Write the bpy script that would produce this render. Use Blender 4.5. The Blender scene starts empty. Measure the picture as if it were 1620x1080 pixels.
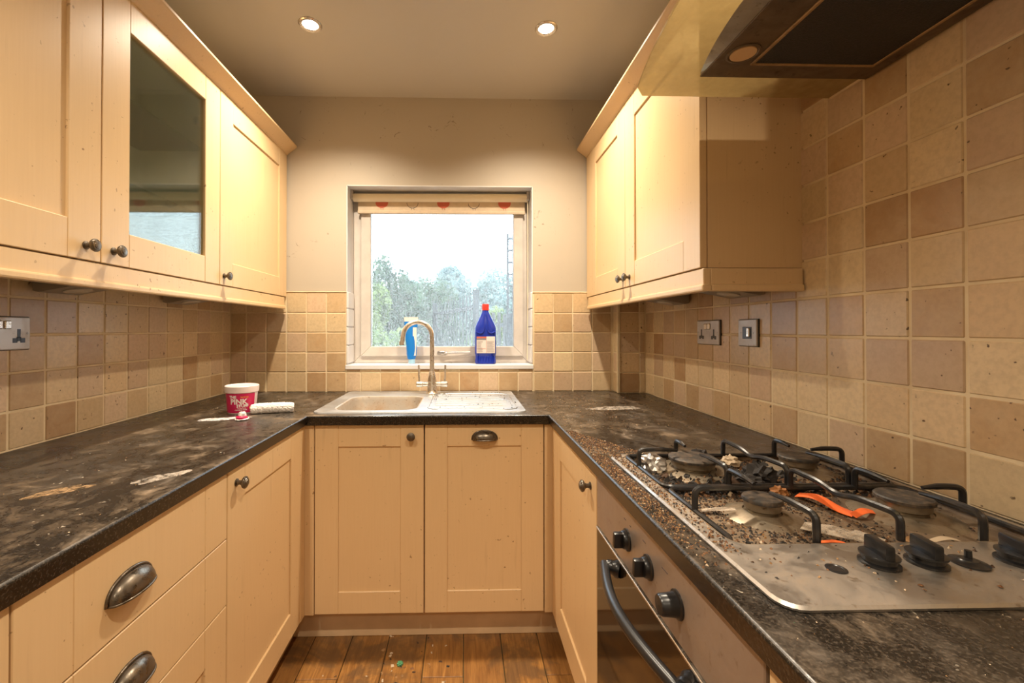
import bpy, bmesh, math, random
from mathutils import Vector, Matrix
R = random.Random(7)
S = bpy.context.scene
C = S.collection
PI = math.pi
# ------------------------------------------------------------------ camera
EZ = 1.232
XL, XR, D = -1.2417, .9583, 2.3458          # left wall, right wall, back wall
CEIL = 2.477
YF = -1.7                                    # wall behind the camera
cam = bpy.data.cameras.new('camera'); co = bpy.data.objects.new('camera', cam); C.objects.link(co)
co.location = (0, 0, EZ)
co.rotation_euler = (PI/2 + .0077, 0, -.0248)
cam.sensor_width = 36; cam.lens = 690.7088/1620*36
cam.shift_x = (810 - 751.0)/1620; cam.shift_y = (515.47 - 540)/1620
cam.clip_start = .02
S.camera = co
# ------------------------------------------------------------------ world, exposure
w = bpy.data.worlds.new('overcast_sky'); S.world = w; w.use_nodes = True
w.node_tree.nodes['Background'].inputs[0].default_value = (.86, .94, 1.0, 1)
w.node_tree.nodes['Background'].inputs[1].default_value = 3.8
S.view_settings.view_transform = 'Standard'; S.view_settings.look = 'None'
S.view_settings.gamma = 1; S.view_settings.use_curve_mapping = False
S.view_settings.exposure = 0.57
LAMP_W = 21.0
LAMP_COL = (1.0, .845, .65)
LAMPS = [(-.628, 1.791), (.34, 1.79), (-.628, .28), (.34, .28), (-.628, -1.2), (.34, -1.2)]

# ------------------------------------------------------------------ material helpers
class NT:
    def __init__(s, name):
        s.m = bpy.data.materials.new(name); s.m.use_nodes = True
        s.t = s.m.node_tree; s.t.nodes.clear()
        s.out = s.n('ShaderNodeOutputMaterial')
    def n(s, typ, **k):
        nd = s.t.nodes.new(typ)
        for a, v in k.items(): setattr(nd, a, v)
        return nd
    def l(s, a, b): s.t.links.new(a, b)
    def coord(s, scale=(1, 1, 1), which='Object'):
        if which == 'World':
            g = s.n('ShaderNodeNewGeometry').outputs['Position']
        else: g = s.n('ShaderNodeTexCoord').outputs[which]
        mp = s.n('ShaderNodeMapping'); mp.inputs['Scale'].default_value = scale
        s.l(g, mp.inputs['Vector']); return mp.outputs['Vector']
    def noise(s, vec, scale, detail=4, rough=.55, dist=0):
        nd = s.n('ShaderNodeTexNoise'); nd.inputs['Scale'].default_value = scale
        nd.inputs['Detail'].default_value = detail; nd.inputs['Roughness'].default_value = rough
        nd.inputs['Distortion'].default_value = dist
        s.l(vec, nd.inputs['Vector']); return nd.outputs['Fac']
    def ramp(s, fac, stops):
        nd = s.n('ShaderNodeValToRGB'); e = nd.color_ramp.elements
        while len(e) < len(stops): e.new(.5)
        for i, (p, c) in enumerate(stops):
            e[i].position = p
            e[i].color = (c, c, c, 1) if isinstance(c, (int, float)) else (*c, 1)
        s.l(fac, nd.inputs[0]); return nd.outputs[0]
    def mix(s, fac, a, b, mode='MIX'):
        nd = s.n('ShaderNodeMix', data_type='RGBA', blend_type=mode)
        for v, i in ((fac, 0), (a, 6), (b, 7)):
            if isinstance(v, (int, float)): nd.inputs[i].default_value = v
            elif isinstance(v, tuple): nd.inputs[i].default_value = (*v, 1)
            else: s.l(v, nd.inputs[i])
        return nd.outputs[2]
    def math(s, op, a, b=0.0):
        nd = s.n('ShaderNodeMath', operation=op)
        for v, i in ((a, 0), (b, 1)):
            if isinstance(v, (int, float)): nd.inputs[i].default_value = v
            else: s.l(v, nd.inputs[i])
        return nd.outputs[0]
    def bsdf(s, col=(.8, .8, .8), rough=.5, metal=0, spec=.5, bump=None, bstr=.1, bdist=.002, coat=0, link=True):
        b = s.n('ShaderNodeBsdfPrincipled')
        for v, k in ((col, 'Base Color'), (rough, 'Roughness'), (metal, 'Metallic'), (spec, 'Specular IOR Level'), (coat, 'Coat Weight')):
            if isinstance(v, tuple): b.inputs[k].default_value = (*v, 1)
            elif isinstance(v, (int, float)): b.inputs[k].default_value = v
            else: s.l(v, b.inputs[k])
        if bump is not None:
            bp = s.n('ShaderNodeBump'); bp.inputs['Strength'].default_value = bstr; bp.inputs['Distance'].default_value = bdist
            s.l(bump, bp.inputs['Height']); s.l(bp.outputs[0], b.inputs['Normal'])
        if link: s.l(b.outputs[0], s.out.inputs[0])
        return b
MT = {}
def plain(name, col, rough=.5, metal=0, spec=.5, vary=.0, scale=20, coat=0):
    t = NT(name)
    c = col
    if vary:
        f = t.noise(t.coord(), scale)
        c = t.mix(t.ramp(f, [(.3, 0.0), (.7, 1.0)]), tuple(x*(1-vary) for x in col), tuple(min(1, x*(1+vary)) for x in col))
    t.bsdf(c, rough, metal, spec, coat=coat); MT[name] = t.m
    return t.m
def m_cream():
    t = NT('cream_paint'); v = t.coord(which='World')
    grain = t.noise(t.coord((60, 60, 2.2), 'World'), 3, 3)
    big = t.noise(v, 3.0, 3)
    base = t.mix(big, (.69, .485, .26), (.74, .535, .30))
    base = t.mix(t.ramp(grain, [(.35, 0.0), (.75, .22)]), base, (.62, .42, .22))
    spots = t.noise(v, 75, 2, .5)                       # splashes of grime
    mask = t.noise(v, 5, 2)
    fac = t.math('MULTIPLY', t.ramp(spots, [(.70, 0.0), (.74, 1.0)]), t.ramp(mask, [(.42, 0.0), (.6, .8)]))
    base = t.mix(fac, base, (.24, .12, .05))
    drip = t.noise(t.coord((26, 26, 2.0), 'World'), 1.6, 3)
    base = t.mix(t.ramp(drip, [(.64, 0.0), (.78, .35)]), base, (.50, .33, .17))
    t.bsdf(base, .38, bump=grain, bstr=.06); MT['cream'] = t.m
m_cream()
def m_tile():
    t = NT('stone_tile')
    oi = t.n('ShaderNodeObjectInfo')
    v = t.coord(which='World')
    mot = t.noise(v, 17, 6, .65, .4)
    fine = t.noise(v, 90, 3)
    c = t.mix(t.ramp(mot, [(.3, 0.0), (.72, .42)]), oi.outputs['Color'], (.63, .49, .31))
    c = t.mix(t.ramp(fine, [(.35, .22), (.6, 0.0)]), c, (.34, .23, .13))
    pit = t.noise(v, 62, 2); msk = t.noise(v, 7, 2)
    f = t.math('MULTIPLY', t.ramp(pit, [(.69, 0.0), (.73, 1.0)]), t.ramp(msk, [(.42, 0.0), (.58, 1.0)]))
    c = t.mix(f, c, (.12, .07, .035))
    t.bsdf(c, .34, bump=mot, bstr=.22, bdist=.002); MT['tile'] = t.m
m_tile()
def m_grout():
    t = NT('grout'); v = t.coord(which='World')
    c = t.mix(t.ramp(t.noise(v, 9, 4), [(.35, 0.0), (.75, 1.0)]), (.78, .65, .43), (.60, .46, .28))
    t.bsdf(c, .85); MT['grout'] = t.m
m_grout()
def m_wallpaint():
    t = NT('greige_paint'); v = t.coord(which='World')
    big = t.noise(v, 1.6, 3); fine = t.noise(v, 120, 2)
    c = t.mix(big, (.46, .405, .325), (.52, .46, .37))
    scr = t.noise(t.coord((1, 1, .8), 'World'), 14, 6, .7, 2.5); msk = t.noise(v, 3.3, 2)
    f = t.math('MULTIPLY', t.ramp(scr, [(.635, 0.0), (.66, .65)]), t.ramp(msk, [(.48, 0.0), (.6, 1.0)]))
    c = t.mix(f, c, (.16, .11, .07))
    t.bsdf(c, .55, bump=fine, bstr=.08); MT['wall'] = t.m
m_wallpaint()
def m_ceil():
    t = NT('ceiling_paint'); v = t.coord(which='World')
    c = t.mix(t.noise(v, 2.2, 3), (.50, .465, .40), (.55, .51, .44))
    t.bsdf(c, .42, bump=t.noise(v, 6, 5), bstr=.12, bdist=.01); MT['ceil'] = t.m
m_ceil()
def m_worktop():
    t = NT('charcoal_laminate'); v = t.coord(which='World')
    sp = t.noise(v, 260, 2); 
    base = t.mix(t.ramp(sp, [(.5, 0.0), (.68, 1.0)]), (.008, .007, .006), (.055, .044, .034))
    # dried spills and dust, wiped about
    sm = t.noise(t.coord((1.4, 1.0, 1), 'World'), 8.5, 10, .76, .45)
    sm2 = t.noise(t.coord((1, 1.7, 1), 'World'), 11, 6, .7, .8)
    dust = t.ramp(sm, [(.44, 0.0), (.57, .45), (.69, 1.0)])
    dust = t.math('MULTIPLY', dust, t.ramp(sm2, [(.36, .12), (.62, 1.0)]))
    sx = t.n('ShaderNodeSeparateXYZ'); t.l(t.n('ShaderNodeNewGeometry').outputs['Normal'], sx.inputs[0])
    dust = t.math('MULTIPLY', dust, t.ramp(sx.outputs[2], [(.6, .0), (.95, 1.0)]))
    tone = t.mix(t.ramp(t.noise(v, 6, 4), [(.4, 0.0), (.62, 1.0)]), (.15, .118, .088), (.34, .24, .15))
    c = t.mix(dust, base, tone)
    fl = t.noise(v, 95, 2); fm = t.noise(v, 4.5, 2)
    f = t.math('MULTIPLY', t.ramp(fl, [(.69, 0.0), (.72, 1.0)]), t.ramp(fm, [(.5, 0.0), (.64, .8)]))
    f = t.math('MULTIPLY', f, t.ramp(sx.outputs[2], [(.6, 0.0), (.95, 1.0)]))
    c = t.mix(f, c, (.55, .48, .38))
    r = t.ramp(dust, [(0, .26), (.6, .62)])
    t.bsdf(c, r, spec=.5, bump=sm2, bstr=.03); MT['worktop'] = t.m
m_worktop()
def m_wood():
    t = NT('oak_laminate'); oi = t.n('ShaderNodeObjectInfo')
    pos = t.n('ShaderNodeNewGeometry').outputs['Position']
    add = t.n('ShaderNodeVectorMath', operation='ADD'); t.l(pos, add.inputs[0])
    cmb = t.n('ShaderNodeCombineXYZ'); t.l(t.math('MULTIPLY', oi.outputs['Random'], 37.0), cmb.inputs[0]); t.l(t.math('MULTIPLY', oi.outputs['Random'], 91.0), cmb.inputs[1])
    t.l(cmb.outputs[0], add.inputs[1])
    mp = t.n('ShaderNodeMapping'); mp.inputs['Scale'].default_value = (16, 1.6, 1); t.l(add.outputs[0], mp.inputs[0])
    g = t.noise(mp.outputs[0], 2.2, 8, .66, 1.6)
    mp2 = t.n('ShaderNodeMapping'); mp2.inputs['Scale'].default_value = (110, 5, 1); t.l(add.outputs[0], mp2.inputs[0])
    g2 = t.noise(mp2.outputs[0], 2, 4)
    c = t.mix(t.ramp(g, [(.28, 0.0), (.72, 1.0)]), (.12, .046, .011), (.42, .205, .055))
    c = t.mix(t.ramp(g2, [(.3, .5), (.6, 0.0)]), c, (.11, .045, .012))
    c = t.mix(t.math('MULTIPLY', oi.outputs['Random'], .35), c, (.20, .09, .03))
    v = t.coord(which='World')
    st = t.noise(v, 3.6, 6, .66, .6)
    c = t.mix(t.ramp(st, [(.50, 0.0), (.58, .72)]), c, (.10, .055, .025))
    t.bsdf(c, .36, bump=g2, bstr=.1); MT['wood'] = t.m
m_wood()
def m_steel(name, col, rough, stain, amt, scale=6, metal=.85):
    t = NT(name); v = t.coord(which='World')
    n1 = t.noise(v, scale, 6, .65, .5); n2 = t.noise(v, 70, 3)
    c = t.mix(t.ramp(n1, [(.45, 0.0), (.68, amt)]), col, stain)
    c = t.mix(t.ramp(n2, [(.62, 0.0), (.72, amt)]), c, tuple(x*.6 for x in stain))
    met = t.math('MULTIPLY', t.ramp(n1, [(.45, 1.0), (.7, 1-amt*.8)]), metal)
    t.bsdf(c, t.ramp(n1, [(.4, rough), (.7, min(1, rough+.25))]), met); MT[name] = t.m
m_steel('sink_steel', (.50, .53, .56), .36, (.36, .27, .18), .3, 7, .88)
m_steel('bowl_steel', (.50, .45, .385), .42, (.36, .21, .09), .7, 9, .6)
m_steel('hob_steel', (.43, .395, .355), .33, (.20, .125, .06), .6, 11, .9)
m_steel('well_steel', (.21, .15, .095), .5, (.045, .024, .012), .95, 13, .4)
m_steel('burner_steel', (.33, .28, .21), .33, (.14, .075, .028), .85, 19, .85)
m_steel('oven_steel', (.42, .35, .295), .36, (.30, .19, .11), .45, 4, .7)
m_steel('chrome', (.72, .66, .58), .2, (.42, .30, .18), .4, 25, .95)
m_steel('pewter', (.17, .145, .115), .25, (.08, .055, .035), .6, 45, .95)
m_steel('plate_steel', (.47, .43, .39), .38, (.33, .27, .2), .3, 12, .6)
m_steel('hood_metal', (.15, .105, .062), .45, (.07, .045, .025), .7, 11, .5)
m_steel('hood_trim', (.40, .25, .11), .5, (.15, .08, .03), .6, 20, .4)
m_steel('hood_lip', (.34, .31, .26), .35, (.13, .10, .07), .5, 9, .7)
def m_filter():
    t = NT('grease_filter'); v = t.coord(which='World')
    vo = t.n('ShaderNodeTexVoronoi'); vo.inputs['Scale'].default_value = 330; t.l(v, vo.inputs['Vector'])
    c = t.mix(vo.outputs['Distance'], (.004, .004, .004), (.035, .030, .026))
    t.bsdf(c, .6, bump=vo.outputs['Distance'], bstr=.5); MT['filter'] = t.m
m_filter()
def m_iron():
    t = NT('enamelled_iron'); v = t.coord(which='World')
    n = t.noise(v, 60, 4)
    c = t.mix(t.ramp(n, [(.5, 0.0), (.75, .6)]), (.012, .012, .013), (.07, .05, .035))
    t.bsdf(c, .33, bump=n, bstr=.2); MT['iron'] = t.m
m_iron()
def m_cap():
    t = NT('burner_cap_black'); v = t.coord(which='World')
    n = t.noise(v, 80, 4)
    c = t.mix(t.ramp(n, [(.42, 0.0), (.7, .7)]), (.028, .024, .021), (.16, .11, .07))
    t.bsdf(c, .6, bump=n, bstr=.3); MT['cap'] = t.m
m_cap()
def m_pane(name, tint, dirt, speck, gloss=.06, tcol=(.95, .96, .97)):
    t = NT(name); v = t.coord(which='World')
    tr = t.n('ShaderNodeBsdfTransparent'); tr.inputs[0].default_value = (*tint, 1)
    df = t.n('ShaderNodeBsdfTranslucent'); df.inputs[0].default_value = (*tcol, 1)
    gl = t.n('ShaderNodeBsdfGlossy'); gl.inputs['Roughness'].default_value = .03
    vert = t.noise(t.coord((46, 46, 4), 'World'), 1.5, 3)
    dots = t.noise(v, 150, 2)
    a = t.ramp(dots, [(.52, 0.0), (.62, speck)])
    b = t.ramp(vert, [(.35, dirt*.55), (.7, dirt*1.25)])
    f = t.math('ADD', a, b)
    m1 = t.n('ShaderNodeMixShader'); t.l(f, m1.inputs[0]); t.l(tr.outputs[0], m1.inputs[1]); t.l(df.outputs[0], m1.inputs[2])
    lw = t.n('ShaderNodeLayerWeight'); lw.inputs[0].default_value = .35
    m2 = t.n('ShaderNodeMixShader'); t.l(t.math('ADD', t.math('MULTIPLY', lw.outputs['Fresnel'], .8), gloss), m2.inputs[0]); t.l(m1.outputs[0], m2.inputs[1]); t.l(gl.outputs[0], m2.inputs[2])
    t.l(m2.outputs[0], t.out.inputs[0]); MT[name] = t.m
m_pane('window_glass', (.93, .97, 1.0), .10, .22, 0.0)
m_pane('cabinet_glass', (.95, 1.0, .95), .10, .03, .0, (.7, .74, .64)); m_pane('shelf_glass', (.84, .93, .88), .22, .03, .02, (.40, .52, .44))
def m_hoodglass():
    t = NT('greasy_glass'); v = t.coord(which='World')
    tr = t.n('ShaderNodeBsdfTransparent'); tr.inputs[0].default_value = (.88, .78, .52, 1)
    df = t.n('ShaderNodeBsdfDiffuse'); df.inputs[0].default_value = (.56, .44, .24, 1)
    tl = t.n('ShaderNodeBsdfTranslucent'); tl.inputs[0].default_value = (.62, .51, .31, 1)
    gl = t.n('ShaderNodeBsdfGlossy'); gl.inputs['Roughness'].default_value = .12
    a = t.n('ShaderNodeMixShader'); a.inputs[0].default_value = .6; t.l(df.outputs[0], a.inputs[1]); t.l(tl.outputs[0], a.inputs[2])
    b = t.n('ShaderNodeMixShader'); t.l(t.ramp(t.noise(v, 40, 3), [(.3, .62), (.7, .78)]), b.inputs[0]); t.l(tr.outputs[0], b.inputs[1]); t.l(a.outputs[0], b.inputs[2])
    c = t.n('ShaderNodeMixShader'); c.inputs[0].default_value = .07; t.l(b.outputs[0], c.inputs[1]); t.l(gl.outputs[0], c.inputs[2])
    t.l(c.outputs[0], t.out.inputs[0]); MT['hood_glass'] = t.m
m_hoodglass()
def m_leaf(name, a, b):
    t = NT(name); v = t.coord(which='World')
    c = t.mix(t.ramp(t.noise(v, 5, 3), [(.35, 0.0), (.65, 1.0)]), a, b)
    df = t.n('ShaderNodeBsdfDiffuse'); t.l(c, df.inputs[0]); tl = t.n('ShaderNodeBsdfTranslucent'); t.l(c, tl.inputs[0])
    m = t.n('ShaderNodeMixShader'); m.inputs[0].default_value = .4; t.l(df.outputs[0], m.inputs[1]); t.l(tl.outputs[0], m.inputs[2])
    t.l(m.outputs[0], t.out.inputs[0]); MT[name] = t.m
m_leaf('leaf_green', (.10, .17, .06), (.40, .48, .20))
m_leaf('leaf_dark', (.055, .11, .08), (.22, .31, .20))
m_leaf('leaf_far_haze', (.22, .31, .32), (.36, .46, .42))  # distance haze is put into this paler, bluer leaf colour
plain('upvc', (.62, .57, .52), .4, vary=.08, scale=14)
plain('reveal_white', (.68, .67, .67), .55, vary=.05, scale=9)
plain('white_tile', (.72, .71, .71), .25)
plain('blind_tube', (.80, .70, .50), .6, vary=.08, scale=6)
plain('blind_fabric', (.62, .50, .36), .8, vary=.08, scale=30)
plain('print_red', (.55, .13, .08), .8); plain('print_dark', (.10, .08, .08), .8)
plain('white_plastic', (.80, .76, .72), .35); plain('black_plastic', (.012, .012, .013), .3)
plain('dark_gap', (.02, .018, .016), .8)
plain('blue_plastic', (.012, .035, .36), .22); plain('blue_tube', (.01, .20, .66), .3); plain('pale_blue', (.35, .62, .82), .3)
plain('red_plastic', (.70, .04, .03), .35); plain('label_white', (.72, .66, .62), .5)
plain('pink_label', (.56, .012, .09), .4); plain('tub_white', (.82, .70, .66), .4); plain('print_white', (.85, .80, .75), .5)
plain('print_yellow', (.85, .48, .04), .5); plain('print_grey', (.22, .2, .22), .6)
plain('foil', (.62, .60, .57), .28, .9, vary=.3, scale=60); plain('orange_strip', (.85, .16, .04), .4)
plain('brown_scrap', (.30, .12, .03), .7, vary=.3, scale=60); 
plain('char', (.018, .014, .012), .8, vary=.4, scale=80)
plain('crumb_a', (.15, .066, .024), .8); plain('crumb_b', (.06, .03, .014), .85); plain('crumb_c', (.27, .15, .06), .8); plain('crumb_d', (.02, .016, .013), .8); plain('crumb_e', (.44, .34, .23), .7); plain('crumb_f', (.06, .22, .10), .6)
def m_smear(name, col, lo, hi):
    t = NT(name); v = t.coord(which='World')
    f = t.ramp(t.noise(t.coord((1, 1, 1), 'World'), 55, 6, .7, .5), [(lo, 0.0), (hi, 1.0)])
    b = t.bsdf(col, .8, link=False); tr = t.n('ShaderNodeBsdfTransparent'); m = t.n('ShaderNodeMixShader')
    t.l(f, m.inputs[0]); t.l(tr.outputs[0], m.inputs[1]); t.l(b.outputs[0], m.inputs[2]); t.l(m.outputs[0], t.out.inputs[0]); MT[name] = t.m
m_smear('clear_wrap', (.56, .47, .37), .34, .75); m_smear('powder', (.75, .70, .68), .36, .56); m_smear('smear_pale', (.40, .34, .28), .40, .62); m_smear('smear_tan', (.36, .225, .11), .42, .62)
plain('cloth_white', (.78, .74, .70), .9)
plain('bark', (.10, .07, .05), .9, vary=.3); plain('fence_wood', (.05, .058, .064), .85, vary=.25, scale=8); plain('soil', (.12, .12, .06), .95, vary=.3, scale=2)
plain('oven_glass', (.016, .011, .007), .06, spec=.7); plain('latch', (.50, .48, .46), .25, .9)
plain('cabinet_inside', (.88, .90, .76), .6); plain('plinth', (.62, .44, .26), .5, vary=.12, scale=7); plain('fitting', (.34, .31, .27), .4, .6); plain('lamp_lens', (.55, .5, .42), .2)
plain('hinge', (.35, .33, .30), .35, .8); plain('lens_cream', (.62, .40, .20), .4)
def m_emit():
    t = NT('lamp_glow'); e = t.n('ShaderNodeEmission'); e.inputs[0].default_value = (1, .90, .72, 1); e.inputs[1].default_value = 14
    t.l(e.outputs[0], t.out.inputs[0]); MT['glow'] = t.m
m_emit()

# ------------------------------------------------------------------ geometry helpers
def wloc(o):
    p = Vector((0, 0, 0))
    while o: p += o.location; o = o.parent
    return p
def tag(o, label=None, cat=None, group=None, kind=None):
    if label: o['label'] = label
    if cat: o['category'] = cat
    if group: o['group'] = group
    if kind: o['kind'] = kind
    return o
def thing(name, loc, label, cat, group=None, kind=None):
    o = bpy.data.objects.new(name, None); C.objects.link(o); o.location = loc; o.empty_display_size = .05
    return tag(o, label, cat, group, kind)
def obj(name, bm, mats, parent=None, smooth=False, base=False):
    """bm in world coordinates -> one mesh object; children are stored relative to their parent"""
    if not isinstance(mats, (list, tuple)): mats = [mats]
    bmesh.ops.recalc_face_normals(bm, faces=bm.faces)
    o = bpy.data.objects.new(name, bpy.data.meshes.new(name)); C.objects.link(o)
    org = Vector((0, 0, 0))
    if base:
        xs = [v.co for v in bm.verts]
        org = Vector(((min(v.x for v in xs)+max(v.x for v in xs))/2, (min(v.y for v in xs)+max(v.y for v in xs))/2, min(v.z for v in xs)))
    pl = wloc(parent) if parent else Vector((0, 0, 0))
    bmesh.ops.translate(bm, verts=bm.verts, vec=-org)
    o.location = org - pl; o.parent = parent
    if not base and parent:          # keep the origin on the parent, geometry offset
        o.location = (0, 0, 0); bmesh.ops.translate(bm, verts=bm.verts, vec=-pl)
    bm.to_mesh(o.data); bm.free()
    for m in mats: o.data.materials.append(MT[m])
    if smooth:
        for p in o.data.polygons: p.use_smooth = True
        if smooth != 'all':
            try: o.data.set_sharp_from_angle(angle=math.radians(38))
            except Exception: pass
    return o
def add(bm, verts, faces, mi=0):
    vs = [bm.verts.new(v) for v in verts]
    for f in faces:
        try: bm.faces.new([vs[i] for i in f]).material_index = mi
        except ValueError: pass
    return vs
BF = [(0, 3, 2, 1), (4, 5, 6, 7), (0, 1, 5, 4), (1, 2, 6, 5), (2, 3, 7, 6), (3, 0, 4, 7)]
def box(bm, x0, x1, y0, y1, z0, z1, bev=0, mi=0, seg=1):
    t = bmesh.new()
    add(t, [(x0, y0, z0), (x1, y0, z0), (x1, y1, z0), (x0, y1, z0), (x0, y0, z1), (x1, y0, z1), (x1, y1, z1), (x0, y1, z1)], BF, mi)
    bmesh.ops.recalc_face_normals(t, faces=t.faces)
    if bev: bmesh.ops.bevel(t, geom=t.edges[:], offset=bev, segments=seg, affect='EDGES', profile=.6)
    for f in t.faces: f.material_index = mi
    merge(bm, t); return bm
def merge(bm, t, mat=None):
    if mat is not None: bmesh.ops.transform(t, matrix=mat, verts=t.verts)
    mp = {v: bm.verts.new(v.co) for v in t.verts}
    for f in t.faces:
        try: nf = bm.faces.new([mp[v] for v in f.verts]); nf.material_index = f.material_index
        except ValueError: pass
    t.free()
def B(*a, **k):
    bm = bmesh.new(); box(bm, *a, **k); return bm
def lathe(bm, prof, frame, n=24, mi=0, cap=True):
    """prof [(r,h)], frame: 4x4, axis = local z"""
    rings = []
    for r, h in prof:
        rings.append([bm.verts.new(frame @ Vector((r*math.cos(2*PI*i/n), r*math.sin(2*PI*i/n), h))) for i in range(n)])
    for a, b in zip(rings, rings[1:]):
        for i in range(n):
            f = bm.faces.new((a[i], a[(i+1) % n], b[(i+1) % n], b[i])); f.material_index = mi
    if cap:
        for r in (rings[0], rings[-1]):
            try: bm.faces.new(r).material_index = mi
            except ValueError: pass
    return bm
def tube(bm, pts, r, n=10, mi=0, close=False):
    pts = [Vector(p) for p in pts]; N = len(pts)
    rad = r if isinstance(r, (list, tuple)) else [r]*N
    rings = []; prev = None
    for i, p in enumerate(pts):
        if close: d = pts[(i+1) % N]-pts[i-1]
        else: d = pts[min(i+1, N-1)]-pts[max(i-1, 0)]
        d.normalize()
        if prev is None:
            u = d.orthogonal().normalized()
        else: u = (prev - d*prev.dot(d)).normalized()
        prev = u; v = d.cross(u)
        rings.append([bm.verts.new(p + (u*math.cos(2*PI*k/n)+v*math.sin(2*PI*k/n))*rad[i]) for k in range(n)])
    for i in range(N if close else N-1):
        a, b = rings[i], rings[(i+1) % N]
        for k in range(n): bm.faces.new((a[k], a[(k+1) % n], b[(k+1) % n], b[k])).material_index = mi
    if not close:
        for q in (rings[0], rings[-1]): bm.faces.new(q).material_index = mi
    return bm
def smooth_path(ctrl, k=6):
    P = [Vector(c) for c in ctrl]; out = []
    for i in range(len(P)-1):
        p0, p1, p2, p3 = P[max(i-1, 0)], P[i], P[i+1], P[min(i+2, len(P)-1)]
        for j in range(k):
            t = j/k
            out.append(.5*((2*p1)+(p2-p0)*t+(2*p0-5*p1+4*p2-p3)*t*t+(3*p1-p0-3*p2+p3)*t**3))
    out.append(P[-1]); return out
def bend_path(ctrl, rad=.012, k=5):
    """polyline with rounded corners"""
    P = [Vector(c) for c in ctrl]; out = [P[0]]
    for i in range(1, len(P)-1):
        a = (P[i-1]-P[i]); b = (P[i+1]-P[i]); r = min(rad, a.length*.45, b.length*.45)
        s = P[i]+a.normalized()*r; e = P[i]+b.normalized()*r
        for j in range(k+1):
            t = j/k; out.append(s*(1-t)**2 + P[i]*2*t*(1-t) + e*t*t)
    out.append(P[-1]); return out
def prism(bm, poly, axis, a0, a1, mi=0):
    """poly of 2D points in the plane across axis ('X': (y,z), 'Y': (x,z), 'Z': (x,y)), extruded a0..a1"""
    def P(p, a): return {'X': (a, p[0], p[1]), 'Y': (p[0], a, p[1]), 'Z': (p[0], p[1], a)}[axis]
    n = len(poly); vs = [bm.verts.new(P(p, a)) for a in (a0, a1) for p in poly]
    bm.faces.new(vs[:n]).material_index = mi; bm.faces.new(vs[n:]).material_index = mi
    for i in range(n): bm.faces.new((vs[i], vs[(i+1) % n], vs[n+(i+1) % n], vs[n+i])).material_index = mi
    return bm
def rrect(x0, x1, y0, y1, r, n=5):
    out = []
    for cx, cy, a in ((x1-r, y1-r, 0), (x0+r, y1-r, PI/2), (x0+r, y0+r, PI), (x1-r, y0+r, 1.5*PI)):
        for i in range(n+1): out.append((cx+r*math.cos(a+PI/2*i/n), cy+r*math.sin(a+PI/2*i/n)))
    return out
def loft(bm, loops, mi=0, cap0=False, cap1=False):
    rs = [[bm.verts.new(p) for p in L] for L in loops]; n = len(rs[0])
    for a, b in zip(rs, rs[1:]):
        for i in range(n): bm.faces.new((a[i], a[(i+1) % n], b[(i+1) % n], b[i])).material_index = mi
    if cap0: bm.faces.new(rs[0]).material_index = mi
    if cap1: bm.faces.new(rs[-1]).material_index = mi
    return rs
# faces of the kitchen: (u, v, w) -> world; w points out of the front
def face_left(xf): return lambda u, v, w: (xf+w, u, v)
def face_right(xf): return lambda u, v, w: (xf-w, u, v)
def face_back(yf): return lambda u, v, w: (u, yf-w, v)
def fbox(bm, F, u0, u1, v0, v1, w0, w1, bev=0, mi=0, seg=1):
    a = F(u0, v0, w0); b = F(u1, v1, w1)
    return box(bm, min(a[0], b[0]), max(a[0], b[0]), min(a[1], b[1]), max(a[1], b[1]), min(a[2], b[2]), max(a[2], b[2]), bev, mi, seg)
def fframe(F, u, v, w0=0):
    """frame whose local z is the outward direction"""
    o = Vector(F(u, v, w0)); ax = Vector(F(u, v, w0+1))-o; ux = Vector(F(u+1, v, w0))-o; vx = Vector(F(u, v+1, w0))-o
    return Matrix(((ux.x, vx.x, ax.x, o.x), (ux.y, vx.y, ax.y, o.y), (ux.z, vx.z, ax.z, o.z), (0, 0, 0, 1)))
def knob(F, u, v, parent, name='knob'):
    bm = bmesh.new()
    lathe(bm, [(.0105, 0), (.0105, .002), (.0065, .004), (.0058, .010), (.0075, .015), (.0145, .019), (.0165, .023), (.0160, .0255), (.0125, .027), (.0120, .0285), (.0085, .0292), (.0080, .0307), (.003, .0315)], fframe(F, u, v), 20)
    return obj(name, bm, 'pewter', parent, smooth=True)
def cup(F, u, v, parent, a=.052, b=.036, d=.027):
    bm = bmesh.new(); n, m = 18, 7; g = []
    for i in range(n+1):
        t = PI*i/n; row = []
        for j in range(m+1):
            s = PI/2*j/m; r = math.sin(t)**.8 if 0 < i < n else 0
            row.append(bm.verts.new(F(u+a*math.cos(t), v+b*r*math.cos(s), .001+d*r*math.sin(s))))
        g.append(row)
    for i in range(n):
        for j in range(m):
            try: bm.faces.new((g[i][j], g[i+1][j], g[i+1][j+1], g[i][j+1]))
            except ValueError: pass
    bmesh.ops.remove_doubles(bm, verts=bm.verts, dist=1e-6)
    tube(bm, [F(u+(a+.002)*math.cos(PI*i/24), v+(b+.002)*math.sin(PI*i/24)**.8, .0015) for i in range(25)], .0026, 6)
    tube(bm, [F(u+a*math.cos(PI*i/24), v, .001+d*(math.sin(PI*i/24)**.8 if 0 < i < 24 else 0)) for i in range(25)], .0017, 6)
    o = obj('cup_handle', bm, 'pewter', parent, smooth='all')
    sm = o.modifiers.new('shell', 'SOLIDIFY'); sm.thickness = .0015; sm.offset = 0
    return o
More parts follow.
